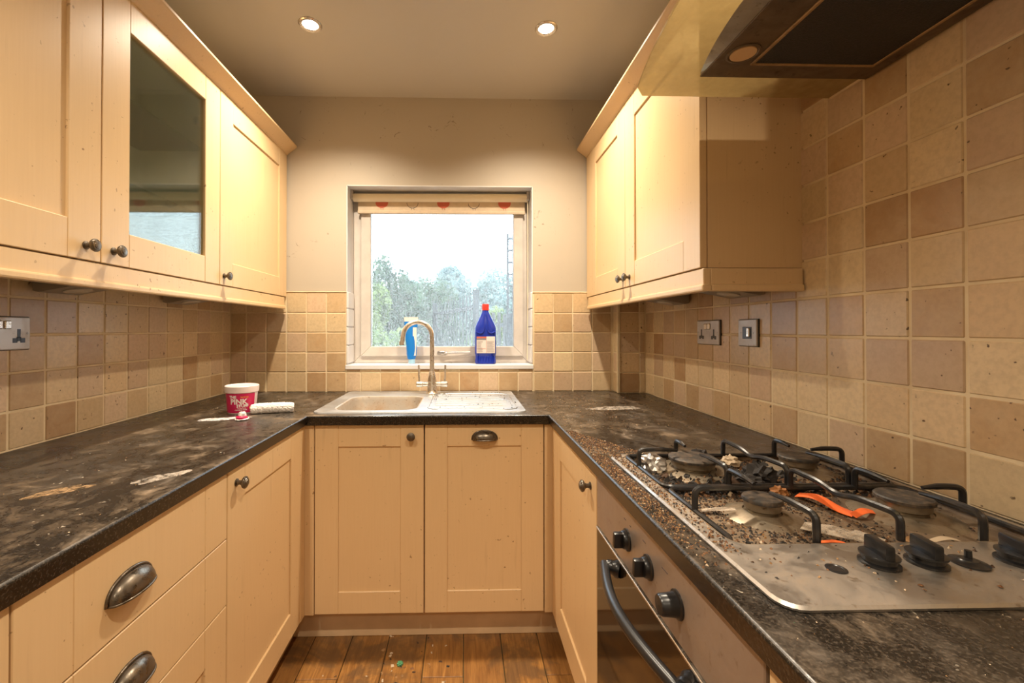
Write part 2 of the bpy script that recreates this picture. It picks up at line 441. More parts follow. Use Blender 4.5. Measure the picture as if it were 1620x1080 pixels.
def shaker(F, u0, u1, v0, v1, parent, st=.094, name='door', panel=True, th=.02, rail=None):
    rail = rail or st
    bm = bmesh.new()
    fbox(bm, F, u0, u0+st, v0, v1, -th, 0, .0016); fbox(bm, F, u1-st, u1, v0, v1, -th, 0, .0016)
    fbox(bm, F, u0+st, u1-st, v1-rail, v1, -th, -.0004, .0016); fbox(bm, F, u0+st, u1-st, v0, v0+rail, -th, -.0004, .0016)
    d = obj(name, bm, 'cream', parent)
    if panel:
        p = bmesh.new(); fbox(p, F, u0+st-.002, u1-st+.002, v0+rail-.002, v1-rail+.002, -th+.002, -.0065)
        obj('door_panel', p, 'cream', d)
    return d

# ------------------------------------------------------------------ the room
YW = 2.475                                   # window plane
WX0, WX1, WZ0, WZ1 = -.626, .37, 1.043, 2.003
def struct(name, bm, m, label, cat): return tag(obj(name, bm, m), label, cat, kind='structure')
TH = .30
wall_back = bmesh.new()
for q in ((XL-.1, WX0, 0, CEIL), (WX1, XR+.1, 0, CEIL), (WX0, WX1, 0, WZ0-.02), (WX0, WX1, WZ1, CEIL)):
    box(wall_back, q[0], q[1], D, D+TH, q[2], q[3])
wall_back = struct('wall_back', wall_back, 'wall', 'scuffed greige painted wall with tiled splashback around the window', 'wall')
wall_left = struct('wall_left', B(XL-.15, XL, YF, D+.2, 0, CEIL), 'wall', 'wall behind the glazed cabinet run with beige tile splashback', 'wall')
wall_right = struct('wall_right', B(XR, XR+.15, YF, D+.2, 0, CEIL), 'wall', 'wall of beige stone tiles behind the gas hob and extractor', 'wall')
wall_front = struct('wall_front', B(XL-.15, XR+.15, YF-.15, YF, 0, CEIL), 'wall', 'plain greige wall facing the window end of the kitchen', 'wall')
floor = struct('floor', B(XL-.15, XR+.15, YF-.15, D+.2, -.08, -.010), 'soil', 'worn oak effect plank floor with stains', 'floor')
ceiling = struct('ceiling', B(XL-.15, XR+.15, YF-.15, D+TH, CEIL, CEIL+.12), 'ceil', 'satin grey beige ceiling with recessed downlights', 'ceiling')
# planks
pw = .148; x = -.7415
plank_mesh = None; k = 0
while x < .56:
    y = YF + .02 + (k % 3)*.38 - .8
    while y < 1.86:
        y0, y1 = max(y, YF+.01), min(y+1.22, 1.86)
        if y1-y0 > .05:
            o = obj('plank', B(x+.0013, x+pw-.0013, y0+.0010, y1-.0010, -.011, 0, .0016), 'wood', floor)
        y += 1.22
    x += pw; k += 1
# boxed-in pipe corner
BXX, BXY = .812, 2.272
box_c = struct('wall_pipe_boxing', B(BXX, XR+.01, BXY, D+.01, .0, CEIL), 'wall', 'tiled pipe boxing in the corner beside the right worktop', 'wall')
obj('edge_trim', B(BXX-.011, BXX+.003, BXY-.011, BXY+.003, .9, 1.436, .002), 'grout', box_c)

# ------------------------------------------------------------------ tiles
P = .105; G = .0027; TT = .007
TONES = [(.43, .28, .145), (.53, .375, .21), (.58, .43, .255), (.54, .39, .26), (.35, .20, .09), (.61, .47, .28), (.47, .325, .21)]
TW = [4, 5, 5, 4, 3, 5, 4]
tile_cache = {}
def tile(F, key, u0, u1, v0, v1, parent, mat='tile', warm=0):
    u0, u1, v0, v1 = u0+G, u1-G, v0+G, v1-G
    if u1-u0 < .006 or v1-v0 < .006: return
    kk = (key, round(u1-u0, 4), round(v1-v0, 4), mat)
    if kk not in tile_cache:
        bm = bmesh.new(); a, b = (u1-u0)/2, (v1-v0)/2
        o0 = Vector(F(0, 0, 0))
        fbox(bm, lambda u, v, w: tuple(Vector(F(u, v, w))-o0), -a, a, -b, b, -.004, TT, .0022)
        me = bpy.data.meshes.new('tile'); bmesh.ops.recalc_face_normals(bm, faces=bm.faces); bm.to_mesh(me); bm.free(); me.materials.append(MT[mat])
        tile_cache[kk] = me
    o = bpy.data.objects.new('tile', tile_cache[kk]); C.objects.link(o)
    o.location = F((u0+u1)/2, (v0+v1)/2, R.uniform(-.0009, .0006)); o.parent = parent
    c = R.choices(TONES, TW)[0]; j = R.uniform(1.0, 1.28)
    o.color = (c[0]*j, c[1]*j, c[2]*j, 1)
    return o
def clip_lines(ph, lo, hi):
    i = math.ceil((lo-ph)/P + 1e-6); L = [lo]
    while ph+i*P < hi-1e-6: L.append(ph+i*P); i += 1
    return L+[hi]
def cells(F, key, us, vs, parent, skip=None):
    for a, b in zip(us, us[1:]):
        for c, d in zip(vs, vs[1:]):
            if skip and skip((a+b)/2, (c+d)/2): continue
            tile(F, key, a, b, c, d, parent)
ZT = .900
F_L, F_R, F_B = face_left(XL), face_right(XR), face_back(D)
TOP = 1.434
# left wall
obj('grout', B(XL, XL+.0045, .25, D, ZT, 1.43), 'grout', wall_left)
cells(F_L, 'L', clip_lines(1.2166, .37, D-.008), clip_lines(.9018, ZT, 1.43), wall_left)
# back wall, left of the window
obj('grout', B(XL, WX0, D-.0045, D, ZT, TOP), 'grout', wall_back)
cells(F_B, 'B', clip_lines(-1.15, XL+.008, WX0), [.9, 1.005, 1.11, 1.215, 1.32, TOP-.006], wall_back)
obj('grout', B(WX1, BXX+.002, D-.0045, D, ZT, TOP), 'grout', wall_back)
cells(F_B, 'B', clip_lines(.3759, WX1, BXX-.006), [.9, 1.005, 1.11, 1.215, 1.32, TOP-.006], wall_back)
obj('grout', B(WX0, WX1, D-.0045, D, ZT, WZ0), 'grout', wall_back)
cells(F_B, 'B', clip_lines(-.549, WX0, WX1), [.9, 1.005, WZ0-.001], wall_back)
# top edging of the splashback
obj('edge_trim', B(XL, WX0, D-.009, D, TOP-.006, TOP, .002), 'grout', wall_back); obj('edge_trim', B(WX1, BXX, D-.009, D, TOP-.006, TOP, .002), 'grout', wall_back)
# boxing
obj('grout', B(BXX, XR, BXY-.0045, BXY, ZT, TOP), 'grout', box_c)
cells(face_back(BXY), 'B', [BXX+.004, BXX+.107, XR-.008], [.9, 1.005, 1.11, 1.215, 1.32, 1.42], box_c)
obj('grout', B(BXX-.0045, BXX, BXY, D, ZT, TOP), 'grout', box_c)
cells(face_right(BXX), 'R', [BXY+.003, D-.008], [.9, 1.005, 1.11, 1.215, 1.32, 1.42], box_c)
# right wall: to the underside of the cabinets, full height around the extractor
obj('grout', B(XR-.0045, XR, .1, 1.20, ZT, 2.40), 'grout', wall_right); obj('grout', B(XR-.0045, XR, 1.20, BXY, ZT, 1.42), 'grout', wall_right)
YE = 1.205                                   # end of the right wall cabinets
ur = clip_lines(.8047, .18, BXY-.008)
cells(F_R, 'R', ur, clip_lines(.898, ZT, 2.40), wall_right, skip=lambda u, v: u > YE+.06 and v > 1.43)
# window reveal: white tiles to the splashback height, plaster above
rv = bmesh.new()
box(rv, WX0-.001, WX0+.004, D-.001, YW+.02, WZ0, WZ1); box(rv, WX1-.004, WX1+.001, D-.001, YW+.02, WZ0, WZ1); box(rv, WX0, WX1, D-.001, YW+.02, WZ1-.004, WZ1+.001)
struct('trim_1', rv, 'reveal_white', 'white plastered reveal lining around the window', 'trim')
trim = bpy.data.objects['trim_1']
for i in range(4):
    z0, z1 = WZ0+.006+i*.098, WZ0+.006+(i+1)*.098
    if i == 3: z1 = TOP
    tile(face_left(WX0+.004), 'L', D-.008, YW-.012, z0, z1, trim, 'white_tile'); tile(face_right(WX1-.004), 'R', D-.008, YW-.012, z0, z1, trim, 'white_tile')
struct('trim_2', B(WX0-.004, WX1+.004, D-.012, YW+.03, WZ0-.024, WZ0, .003), 'reveal_white', 'white window sill board with crumbs', 'trim')

# ------------------------------------------------------------------ window
win = thing('window_1', (-.13, YW, WZ0), 'white plastic casement window with dirty pane and mitred sash', 'window', kind='structure')
def rect_frame(bm, x0, x1, z0, z1, wd, y0, y1, bev=.003):
    """four mitred bars"""
    for (a, b, c, d) in (((x0, z0), (x1, z0), (x1-wd, z0+wd), (x0+wd, z0+wd)), ((x1, z0), (x1, z1), (x1-wd, z1-wd), (x1-wd, z0+wd)),
                         ((x1, z1), (x0, z1), (x0+wd, z1-wd), (x1-wd, z1-wd)), ((x0, z1), (x0, z0), (x0+wd, z0+wd), (x0+wd, z1-wd))):
        t = bmesh.new(); prism(t, [a, b, c, d], 'Y', y0, y1); bmesh.ops.recalc_face_normals(t, faces=t.faces)
        bmesh.ops.bevel(t, geom=t.edges[:], offset=bev, segments=1, affect='EDGES'); merge(bm, t)
bm = bmesh.new(); rect_frame(bm, WX0+.004, WX1-.003, WZ0, WZ1-.004, .043, YW-.002, YW+.06); obj('window_frame', bm, 'upvc', win)
bm = bmesh.new(); rect_frame(bm, -.578, .336, 1.081, 1.965, .0545, YW-.014, YW+.045); sash = obj('sash', bm, 'upvc', win)
bm = bmesh.new(); rect_frame(bm, -.5285, .2865, 1.1305, 1.9155, .006, YW-.004, YW+.01, .001); obj('gasket', bm, 'hinge', sash)
obj('pane', B(-.527, .285, YW+.006, YW+.012, 1.132, 1.914), 'window_glass', sash)
bm = bmesh.new(); box(bm, -.15, -.095, YW-.026, YW-.012, 1.092, 1.110, .004)
tube(bm, smooth_path([(-.105, YW-.03, 1.101), (-.09, YW-.036, 1.102), (-.04, YW-.03, 1.104), (.035, YW-.026, 1.104)], 4), [.008]*4+[.0065]*9, 8)
lathe(bm, [(.011, 0), (.011, .012), (.006, .016)], fframe(face_back(YW-.012), -.122, 1.101), 12)
obj('window_latch', bm, 'latch', sash, smooth=True)
# roller blind
bl = thing('roller_blind', (-.13, YW-.04, 1.89), 'rolled up cream blind with printed hens above the window', 'blind')
bm = bmesh.new(); tube(bm, [(-.61, YW-.045, 1.961), (.352, YW-.045, 1.966)], .0225, 18); obj('roller_tube', bm, 'blind_tube', bl, smooth=True)
bm = bmesh.new(); box(bm, -.590, .343, YW-.030, YW-.0275, 1.885, 1.955); fab = obj('fabric', bm, 'blind_fabric', bl)
bm = bmesh.new(); box(bm, -.592, .345, YW-.035, YW-.022, 1.877, 1.895, .003); obj('hem_bar', bm, 'blind_fabric', bl)
for i in range(5):
    cx = -.459 + i*.1715
    bm = bmesh.new(); yb = YW-.0305
    if i % 2 == 0:
        pts = [(cx+.034*math.cos(a)*(1 if math.cos(a) < 0 else 1.05), yb, 1.936+.026*math.sin(a)) for a in [PI+PI*j/12 for j in range(13)]]
        vs = [bm.verts.new(p) for p in pts]; top = [bm.verts.new((cx-.034, yb, 1.946)), bm.verts.new((cx+.036, yb, 1.946))]
        bm.faces.new(vs+[top[1], top[0]])
        for dx in (-.006, .007): tube(bm, [(cx+dx, yb-.0003, 1.911), (cx+dx+.002, yb-.0003, 1.900)], .0011, 5)
        r = bmesh.ops.extrude_face_region(bm, geom=bm.faces[:1]); bmesh.ops.translate(bm, verts=[g for g in r['geom'] if isinstance(g, bmesh.types.BMVert)], vec=(0, -.0006, 0))
        obj('hen_print', bm, 'print_red', fab)
    else:
        tube(bm, [(cx+.031*math.cos(a), yb, 1.938+.028*math.sin(a)) for a in [PI+PI*j/16 for j in range(17)]], .0013, 5)
        for dx in (-.006, .007): tube(bm, [(cx+dx, yb, 1.910), (cx+dx+.002, yb, 1.900)], .0011, 5)
        obj('hen_print', bm, 'print_dark', fab)
bm = bmesh.new(); tube(bm, smooth_path([(.356, YW-.05, 1.975), (.357, YW-.05, 1.6), (.355, YW-.05, 1.25), (.353, YW-.05, 1.06)], 4), .0022, 6); obj('pull_cord', bm, 'blind_tube', bl)
obj('bracket', B(.348, .364, YW-.07, YW-.02, 1.945, 1.998, .004), 'plate_steel', bl); obj('bracket', B(-.622, -.610, YW-.07, YW-.02, 1.945, 1.998, .003), 'plate_steel', bl)

# ------------------------------------------------------------------ worktop
WT, WB = .900, .863
EL, ER, EB = -.600, .327, 1.690              # front edges
SX0, SX1, SY0, SY1 = -.600, .252, 1.737, 2.322    # sink plate
bm = bmesh.new()
def slab(x0, x1, y0, y1): box(bm, x0, x1, y0, y1, WB, WT)
NZ = .0098; hcx0, hcx1, hcy0, hcy1 = .402, .911, .646, 1.121   # hob cut-out
bx0, bx1, by0, by1 = SX0+.055, -.185, SY0+.035, SY1-.155   # bowl cut-out
slab(XL, EL-NZ, YF+.02, EB+NZ); slab(ER+NZ, XR, YF+.02, hcy0); slab(ER+NZ, XR, hcy1, EB+NZ); slab(ER+NZ, hcx0, hcy0, hcy1); slab(hcx1, XR, hcy0, hcy1)
slab(XL, bx0, EB+NZ, D); slab(bx1, XR, EB+NZ, BXY); slab(bx1, BXX, BXY, D); slab(bx0, bx1, EB+NZ, by0); slab(bx0, bx1, by1, D)
# rounded front nosing
def nosing(p0, p1, out):
    t = bmesh.new(); n = 6; r = .006
    prof = [(0, WB), (.004, WB)] + [(.004+r*math.sin(PI/2*i/n)-.0, WT-r+r*math.cos(PI/2*i/n)) for i in range(n, -1, -1)] + [(0, WT)]
    L = []
    for q in (p0, p1): L.append([(q[0]+out[0]*a, q[1]+out[1]*a, z) for a, z in prof])
    loft(t, L, 0, True, True); merge(bm, t)
nosing((EL-.010, YF+.02), (EL-.010, EB), (1, 0)); nosing((ER+.010, YF+.02), (ER+.010, EB), (-1, 0)); nosing((EL-.01, EB+.010), (ER+.01, EB+.010), (0, -1))
worktop = tag(obj('worktop', bm, 'worktop'), 'charcoal laminate worktop running in a U, streaked with dried grime', 'worktop')

# ------------------------------------------------------------------ wall cabinets
ZB, ZC = 1.405, 2.163                        # door bottom and top
FXL, FXR = -.94, .662                        # door faces
FL, FR = face_left(FXL), face_right(FXR)
def wall_unit(name, F, wallx, u0, u1, kn, label, glazed=False, st=.094):
    t = thing(name, (wallx, (u0+u1)/2, ZB), label, 'cabinet')
    depth = abs(wallx-F(0, 0, 0)[0])
    bm = bmesh.new()
    if not glazed: fbox(bm, F, u0, u1, ZB, ZC, -depth+.001, -.0215)
    else:
        fbox(bm, F, u0, u0+.018, ZB, ZC, -depth+.001, -.0215); fbox(bm, F, u1-.018, u1, ZB, ZC, -depth+.001, -.0215)
        fbox(bm, F, u0, u1, ZB, ZB+.018, -depth+.001, -.0215); fbox(bm, F, u0, u1, ZC-.018, ZC, -depth+.001, -.0215); fbox(bm, F, u0, u1, ZB, ZC, -depth+.001, -depth+.01)
    body = obj('body', bm, 'cabinet_inside' if glazed else 'cream', t)
    d = shaker(F, u0+.0015, u1-.0015, ZB, ZC, t, st, panel=not glazed)
    if glazed:
        p = bmesh.new(); fbox(p, F, u0+st-.004, u1-st+.004, ZB+st-.004, ZC-st+.004, -.012, -.008); obj('glass_pane', p, 'cabinet_glass', d)
        for z in (1.66, 1.91):
            p = bmesh.new(); fbox(p, F, u0+.019, u1-.019, z, z+.006, -depth+.012, -.05); obj('glass_shelf', p, 'shelf_glass', t)
        p = bmesh.new(); fbox(p, F, u1-.05, u1-.018, 2.0, 2.03, -.07, -.024, .003); obj('hinge', p, 'hinge', t)
    if kn: knob(F, kn, ZB+.036, d)
    return t
wall_unit('wall_cabinet', FL, XL, .604, 1.154, 1.108, 'cream shaker wall cabinet to the near side of the glass-fronted one')
wall_unit('wall_cabinet', FL, XL, 1.154, 1.704, 1.194, 'cream wall cabinet with a glass door and glass shelves', True)
wall_unit('wall_cabinet', FL, XL, 1.704, 2.339, 1.734, 'cream shaker wall cabinet between the glass door and window wall')
wall_unit('wall_cabinet', FR, XR, 1.775, 2.315 if False else 2.268, 1.800, 'narrow-looking cream wall cabinet against the window wall, beside boxed pipes', st=.09)
wall_unit('wall_cabinet', FR, XR, YE, 1.775, 1.728, 'cream wall cabinet with a soiled end panel next to the extractor hood', st=.094)
bm = bmesh.new(); box(bm, FXR+.001, BXX-.012, 2.266, D-.009, ZB, ZC)
tag(obj('filler_panel', bm, 'cream', base=True), 'cream filler strip closing the right wall cabinets to the window wall', 'filler panel')
def pelmet(name, parts, label):
    bm = bmesh.new()
    for (x0, x1, y0, y1, ox, oy) in parts:
        box(bm, x0, x1, y0, y1, 1.343, ZB-.003, .002)
        box(bm, x0-(.006 if ox < 0 else 0), x1+(.006 if ox > 0 else 0), y0-(.006 if oy < 0 or ox < 0 else 0), y1, 1.338, 1.357, .005, seg=2)
    return tag(obj(name, bm, 'cream', base=True), label, 'pelmet')
pelmet('light_pelmet', [(FXL-.022, FXL-.002, .604, 2.318, 1, 0)], 'cream pelmet strip under the glass-door cabinet run')
pelmet('light_pelmet', [(FXR+.002, FXR+.022, YE-.012, 2.318, -1, 0), (FXR+.0225, XR-.012, YE-.012, YE+.006, 0, -1)], 'cream pelmet strip under the cabinets beside the extractor, turning at the end')
def cornice(name, sgn, xf, y0, y1, label):
    # sgn +1: projects to +X
    poly = [(xf-sgn*.03, ZC-.004), (xf+sgn*.001, ZC-.002), (xf+sgn*.006, ZC+.004), (xf+sgn*.046, ZC+.034), (xf+sgn*.050, ZC+.038), (xf+sgn*.050, ZC+.046), (xf-sgn*.03, ZC+.046)]
    bm = bmesh.new(); prism(bm, poly, 'Y', y0, y1)
    return tag(obj(name, bm, 'cream', base=True), label, 'cornice')
cornice('cornice_moulding', 1, FXL, .604, D-.002, 'cream cornice along the top of the glass-door cabinet run')
cornice('cornice_moulding', -1, FXR, YE-.01, D-.002, 'cream cornice along the top of the cabinets beside the extractor')
# triangular lights under the cabinets
def wedge_lamp(cx, y0, y1, sgn, label):
    t = thing('cabinet_light', (cx, (y0+y1)/2, 1.35), label, 'light', 'under-cabinet lights')
    bm = bmesh.new()
    prism(bm, [(cx+sgn*.07, 1.404), (cx+sgn*.055, 1.358), (cx-sgn*.055, 1.338), (cx-sgn*.07, 1.342), (cx-sgn*.07, 1.404)], 'Y', y0, y1)
    obj('housing', bm, 'fitting', t)
    bm = bmesh.new(); fr = Matrix.Translation((cx, (y0+y1)/2, 1.3485)) @ Matrix.Rotation(sgn*-.16, 4, 'Y')
    lathe(bm, [(.034, .002), (.034, -.003), (.028, -.005), (.0, -.005)], fr, 24, cap=False); obj('lens', bm, 'lamp_lens', t, smooth=True)
    return t
wedge_lamp(-1.15, 1.265, 1.395, 1, 'small metal wedge light under the glass door cabinet, unlit')
wedge_lamp(-1.15, 1.80, 1.935, 1, 'small metal wedge light under the cabinet by the window wall, above the tub')
wedge_lamp(.87, 1.80, 1.935, -1, 'small metal wedge light under the cabinet beside the boxed pipes')
wedge_lamp(.87, 1.34, 1.49, -1, 'small metal wedge light above the sockets near the extractor')

# ------------------------------------------------------------------ base units
DB, DT = .130, .8605
BXL_, BXR_, BYB = -.615, .345, 1.710
GL, GR, GB = face_left(BXL_), face_right(BXR_), face_back(BYB)
def carcass(F, wall, u0, u1, parent, top=DT-.001, m='cream'):
    depth = min(.55, abs(wall)); bm = bmesh.new(); fbox(bm, F, u0, u1, .128, top, -depth, -.0215); return obj('body', bm, m, parent)
def base(name, F, u0, u1, label, cat='cabinet'):
    p = F((u0+u1)/2, 0, -.25); t = thing(name, (p[0], p[1], .128), label, cat); carcass(F, .55, u0, u1, t, .735 if name == 'sink_cabinet' else DT-.001); return t
t = base('base_cabinet', GL, .02, .612, 'cream base cabinet on the far side of the drawers from the sink'); d = shaker(GL, .0215, .6105, DB, DT, t)
t = base('drawer_unit', GL, .612, 1.154, 'cream three-drawer base unit with cup handles', 'drawer unit')
for i, (z0, z1) in enumerate(((.690, DT), (.519, .687), (DB, .516))):
    if i < 2:
        bm = bmesh.new()
        fbox(bm, GL, .6135, .7075, z0, z1, -.02, 0, .0013); fbox(bm, GL, .7075, 1.058, z0, z1, -.02, 0, .0013); fbox(bm, GL, 1.058, 1.1525, z0, z1, -.02, 0, .0013)
        d = obj('drawer', bm, 'cream', t); cup(GL, .8225, (z0+z1)/2-.022, d)
    else: d = shaker(GL, .6135, 1.1525, z0, z1, t, .094, 'drawer'); cup(GL, .8225, .45, d)
t = base('base_cabinet', GL, 1.155, 1.668, 'cream base cabinet between the drawers and the sink corner'); d = shaker(GL, 1.1565, 1.6665, DB, DT, t, .09); knob(GL, 1.20, .818, d)
t = base('sink_cabinet', GB, -.5785, -.154, 'cream cabinet door with a round knob below the sink'); d = shaker(GB, -.577, -.1565, DB, DT, t, .09, rail=.085); knob(GB, -.204, .818, d)
t = base('dishwasher_cabinet', GB, -.153, .315, 'cream appliance door with a cup handle, below the draining board'); d = shaker(GB, -.1515, .3125, DB, DT, t, .087, rail=.085); cup(GB, .081, .802, d, .047, .032, .025)
t = base('base_cabinet', GR, 1.131, 1.668, 'cream base cabinet between the oven and the sink corner'); d = shaker(GR, 1.1325, 1.6665, DB, DT, t, .1); knob(GR, 1.185, .806, d)
t = base('base_cabinet', GR, -.10, .490, 'cream base cabinet on the other side of the oven from the sink'); d = shaker(GR, -.0985, .4885, DB, DT, t)
def post(x0, x1, y0, y1, label): tag(obj('corner_post', B(x0, x1, y0, y1, .124, DT, .003), 'cream', base=True), label, 'corner post')
post(-.640, -.5805, BYB+.001, BYB+.03, 'cream filler post in the corner beside the sink cabinet'); post(-.655, -.6155, 1.670, 1.711, 'cream filler post closing the drawer run at the corner')
post(.3165, .372, BYB-.002, BYB+.03, 'cream filler post in the corner beside the cup-handled door'); post(.3465, .385, 1.670, 1.706, 'cream filler post closing the oven run at the corner')
def plinth(*a, label): tag(obj('plinth', B(*a, .002), 'plinth', base=True), label, 'plinth')
plinth(-.70, .405, 1.775, 1.793, 0, .126, label='cream kickboard under the sink cabinet'); plinth(-.70, -.682, YF+.05, 1.774, 0, .126, label='kickboard under the drawer side'); plinth(.412, .430, YF+.05, 1.70, 0, .126, label='kickboard under the oven side')

# ------------------------------------------------------------------ oven
ov = thing('oven', (.62, .81, .128), 'built-in oven with a steel fascia, black glass door and curved handle', 'oven')
obj('body', B(.367, .90, .497, 1.124, .13, .86), 'dark_gap', ov)
bm = bmesh.new(); fbox(bm, GR, .4955, 1.1265, .7275, .8605, -.022, 0, .0015); fas = obj('fascia', bm, 'oven_steel', ov)
bm = bmesh.new(); fbox(bm, GR, .4955, 1.1265, .135, .7225, -.022, .001, .003); door = obj('oven_door', bm, 'oven_glass', ov)
bm = bmesh.new(); fbox(bm, GR, .4955, 1.1265, .7185, .7235, -.018, .0025, .001); obj('door_trim', bm, 'chrome', door)
hb = bmesh.new(); N = 22; pts = []; rad = []
for i in range(N+1):
    s = i/N; y = .985 - s*.35; x = .318 - .030*math.sin(PI*s)
    pts.append((x, y, .700 + .004*math.sin(PI*s))); rad.append(.0105)
tube(hb, pts, rad, 10)
for y in (.975, .645):
    tube(hb, smooth_path([(.322, y+(.006 if y > .8 else -.006), .701), (.330, y, .700), (.346, y-(.008 if y > .8 else -.008), .698)], 4), [.013]*3+[.015]*3+[.019]*3, 10)
obj('door_handle', hb, 'black_plastic', door, smooth=True)
for i, y in enumerate((.917, .81, .70)):
    bm = bmesh.new(); fr = fframe(GR, y, .788)
    lathe(bm, [(.0225, 0), (.0225, .003), (.019, .005), (.018, .010)] + ([(.0165, .028), (.0145, .031), (0.001, .032)] if i == 2 else [(.0165, .012)]), fr, 24)
    if i < 2:
        t_ = bmesh.new(); box(t_, -.0065, .0065, -.0165, .0165, .008, .030, .004, seg=2); merge(bm, t_, fr @ Matrix.Rotation(.12, 4, 'Z'))
    obj('control_knob', bm, 'black_plastic', fas, smooth=True)
for (y, z, l) in ((.93, .826, .012), (.90, .824, .008), (.83, .826, .014), (.745, .818, .022)):
    bm = bmesh.new(); fbox(bm, GR, y-l/2, y+l/2, z-.0009, z+.0009, 0, .0004); obj('printed_mark', bm, 'print_dark', fas)


# ------------------------------------------------------------------ gas hob
HX0, HX1, HY0, HY1 = .376, .925, .503, 1.128
hob = thing('gas_hob', ((HX0+HX1)/2, (HY0+HY1)/2, .9), 'stainless gas hob crusted with burnt food under black pan supports', 'hob')
bm = bmesh.new()
def L3(l, z): return [(x, y, z) for x, y in l]
WELL = (.408, .905, .652, 1.115)
loft(bm, [L3(rrect(HX0, HX1, HY0, HY1, .028), .9005), L3(rrect(HX0-.001, HX1+.001, HY0-.001, HY1+.001, .028), .904), L3(rrect(HX0+.002, HX1-.002, HY0+.002, HY1-.002, .027), .9075),
          L3(rrect(WELL[0]-.004, WELL[1]+.004, WELL[2]-.004, WELL[3]+.004, .03), .9088)])
plate = obj('hob_plate', bm, 'hob_steel', hob, smooth=True)
bm = bmesh.new()
loft(bm, [L3(rrect(WELL[0]-.0045, WELL[1]+.0045, WELL[2]-.0045, WELL[3]+.0045, .03), .9088), L3(rrect(WELL[0], WELL[1], WELL[2], WELL[3], .028), .9075), L3(rrect(WELL[0]+.004, WELL[1]-.004, WELL[2]+.004, WELL[3]-.004, .026), .8935)], cap1=True)
obj('hob_well', bm, 'well_steel', hob, smooth=True)
BURN = [(.545, 1.030, .051), (.802, 1.032, .040), (.540, .780, .031), (.803, .780, .041)]
for (x, y, r) in BURN:
    fr = Matrix.Translation((x, y, .8945)) @ Matrix.Diagonal((1, 1, 1.22, 1)); bm = bmesh.new()
    lathe(bm, [(r*1.6+.016, -.0008), (r*1.5+.012, .0015), (r*1.18, .0075), (r*1.0, .0082), (r*.97, .006), (r*.80, .006), (r*.82, .010), (r*.93, .012), (r*.95, .0215)], fr, 40)
    b = obj('burner', bm, 'burner_steel', hob, smooth=True)
    bm = bmesh.new(); lathe(bm, [(r*.9, .0215), (r*1.04, .0225), (r*1.04, .0265), (r*.98, .0285), (r*.6, .0292), (.001, .0292)], fr, 40)
    obj('burner_cap', bm, 'cap', b, smooth=True)
def support(y0, y1, brn, far):
    bm = bmesh.new(); r = .0050; zb, zt = .9075, .947; x0, x1 = .414, .900
    tube(bm, [(x, y, zb if far or y > y0+.012 else .8985) for x, y in rrect(x0, x1, y0, y1, .018, 4)], r, 8, close=True)
    def finger(a, b, reach):
        a = Vector((*a, zb)); d = (Vector((*b, zb))-a); L = d.length; d.normalize()
        p = bend_path([a+Vector((0, 0, -.003)), a+Vector((0, 0, zt-zb)), a+d*(L-reach)*.55+Vector((0, 0, zt-zb+.001)), a+d*(L-reach)+Vector((0, 0, zt-zb-.003))], .013)
        n = len(p); tube(bm, p, [.0055]*(n-2)+[.0046, .0034], 8)
    (ax, ay, ar), (bx, by, br) = brn
    finger((x0, ay-.005), (ax, ay), ar*.75); finger((ax, y0), (ax, ay), ar*.7); finger((ax, y1), (ax, ay), ar*.7)
    finger((x1, by-.012), (bx, by), br*.75); finger((bx, y0), (bx, by), br*.7); finger((bx, y1), (bx, by), br*.7)
    mx = .672
    tube(bm, bend_path([(mx, y0, zb), (mx, y0, zt), (mx-.004, (y0+y1)/2-.04, zt-.001), (mx-.002, (y0+y1)/2, zt-.012), (mx-.004, (y0+y1)/2+.04, zt-.001), (mx-.004, y1, zt), (mx-.004, y1, zb)], .016), .0055, 8)
    for (x, y) in ((x0+.02, y0), (x1-.02, y0), (x0+.02, y1), (x1-.02, y1)): tube(bm, [(x, y, zb), (x, y, .8935)], .004, 6)
    return obj('pan_support', bm, 'iron', hob, smooth=True)
support(.893, 1.112, BURN[:2], True); support(.658, .880, BURN[2:], False)
def hob_knob(x, y, full=True):
    bm = bmesh.new(); fr = Matrix.Translation((x, y, .9082))
    lathe(bm, [(.0235, 0), (.0235, .003), (.019, .005), (.0185, .010), (.0225, .0115), (.0225, .014), (.012, .0155)], fr, 26)
    t_ = bmesh.new(); box(t_, -.0065, .0065, -.0215, .0215, .010, .033, .0045, seg=2); merge(bm, t_, fr @ Matrix.Rotation(-.18, 4, 'Z'))
    return obj('control_knob', bm, 'black_plastic', hob, smooth=True)
for x in (.574, .641, .772, .842): hob_knob(x, .592)
bm = bmesh.new(); fr = Matrix.Translation((.699, .590, .9082)); lathe(bm, [(.021, 0), (.021, .002), (.012, .004), (.010, .006)], fr, 24); lathe(bm, [(.0045, .004), (.004, .016), (.001, .0165)], Matrix.Translation((.703, .594, .9082)), 10)
o = obj('knob_spindle', bm, 'black_plastic', hob, smooth=True); o['label'] = 'bare spindle where a control knob is missing'
bm = bmesh.new(); lathe(bm, [(.0125, 0), (.0125, .0012), (.009, .002), (.008, .0012), (.001, .0012)], Matrix.Translation((.503, .580, .9082)), 24); obj('ignition_button', bm, 'black_plastic', hob, smooth=True)

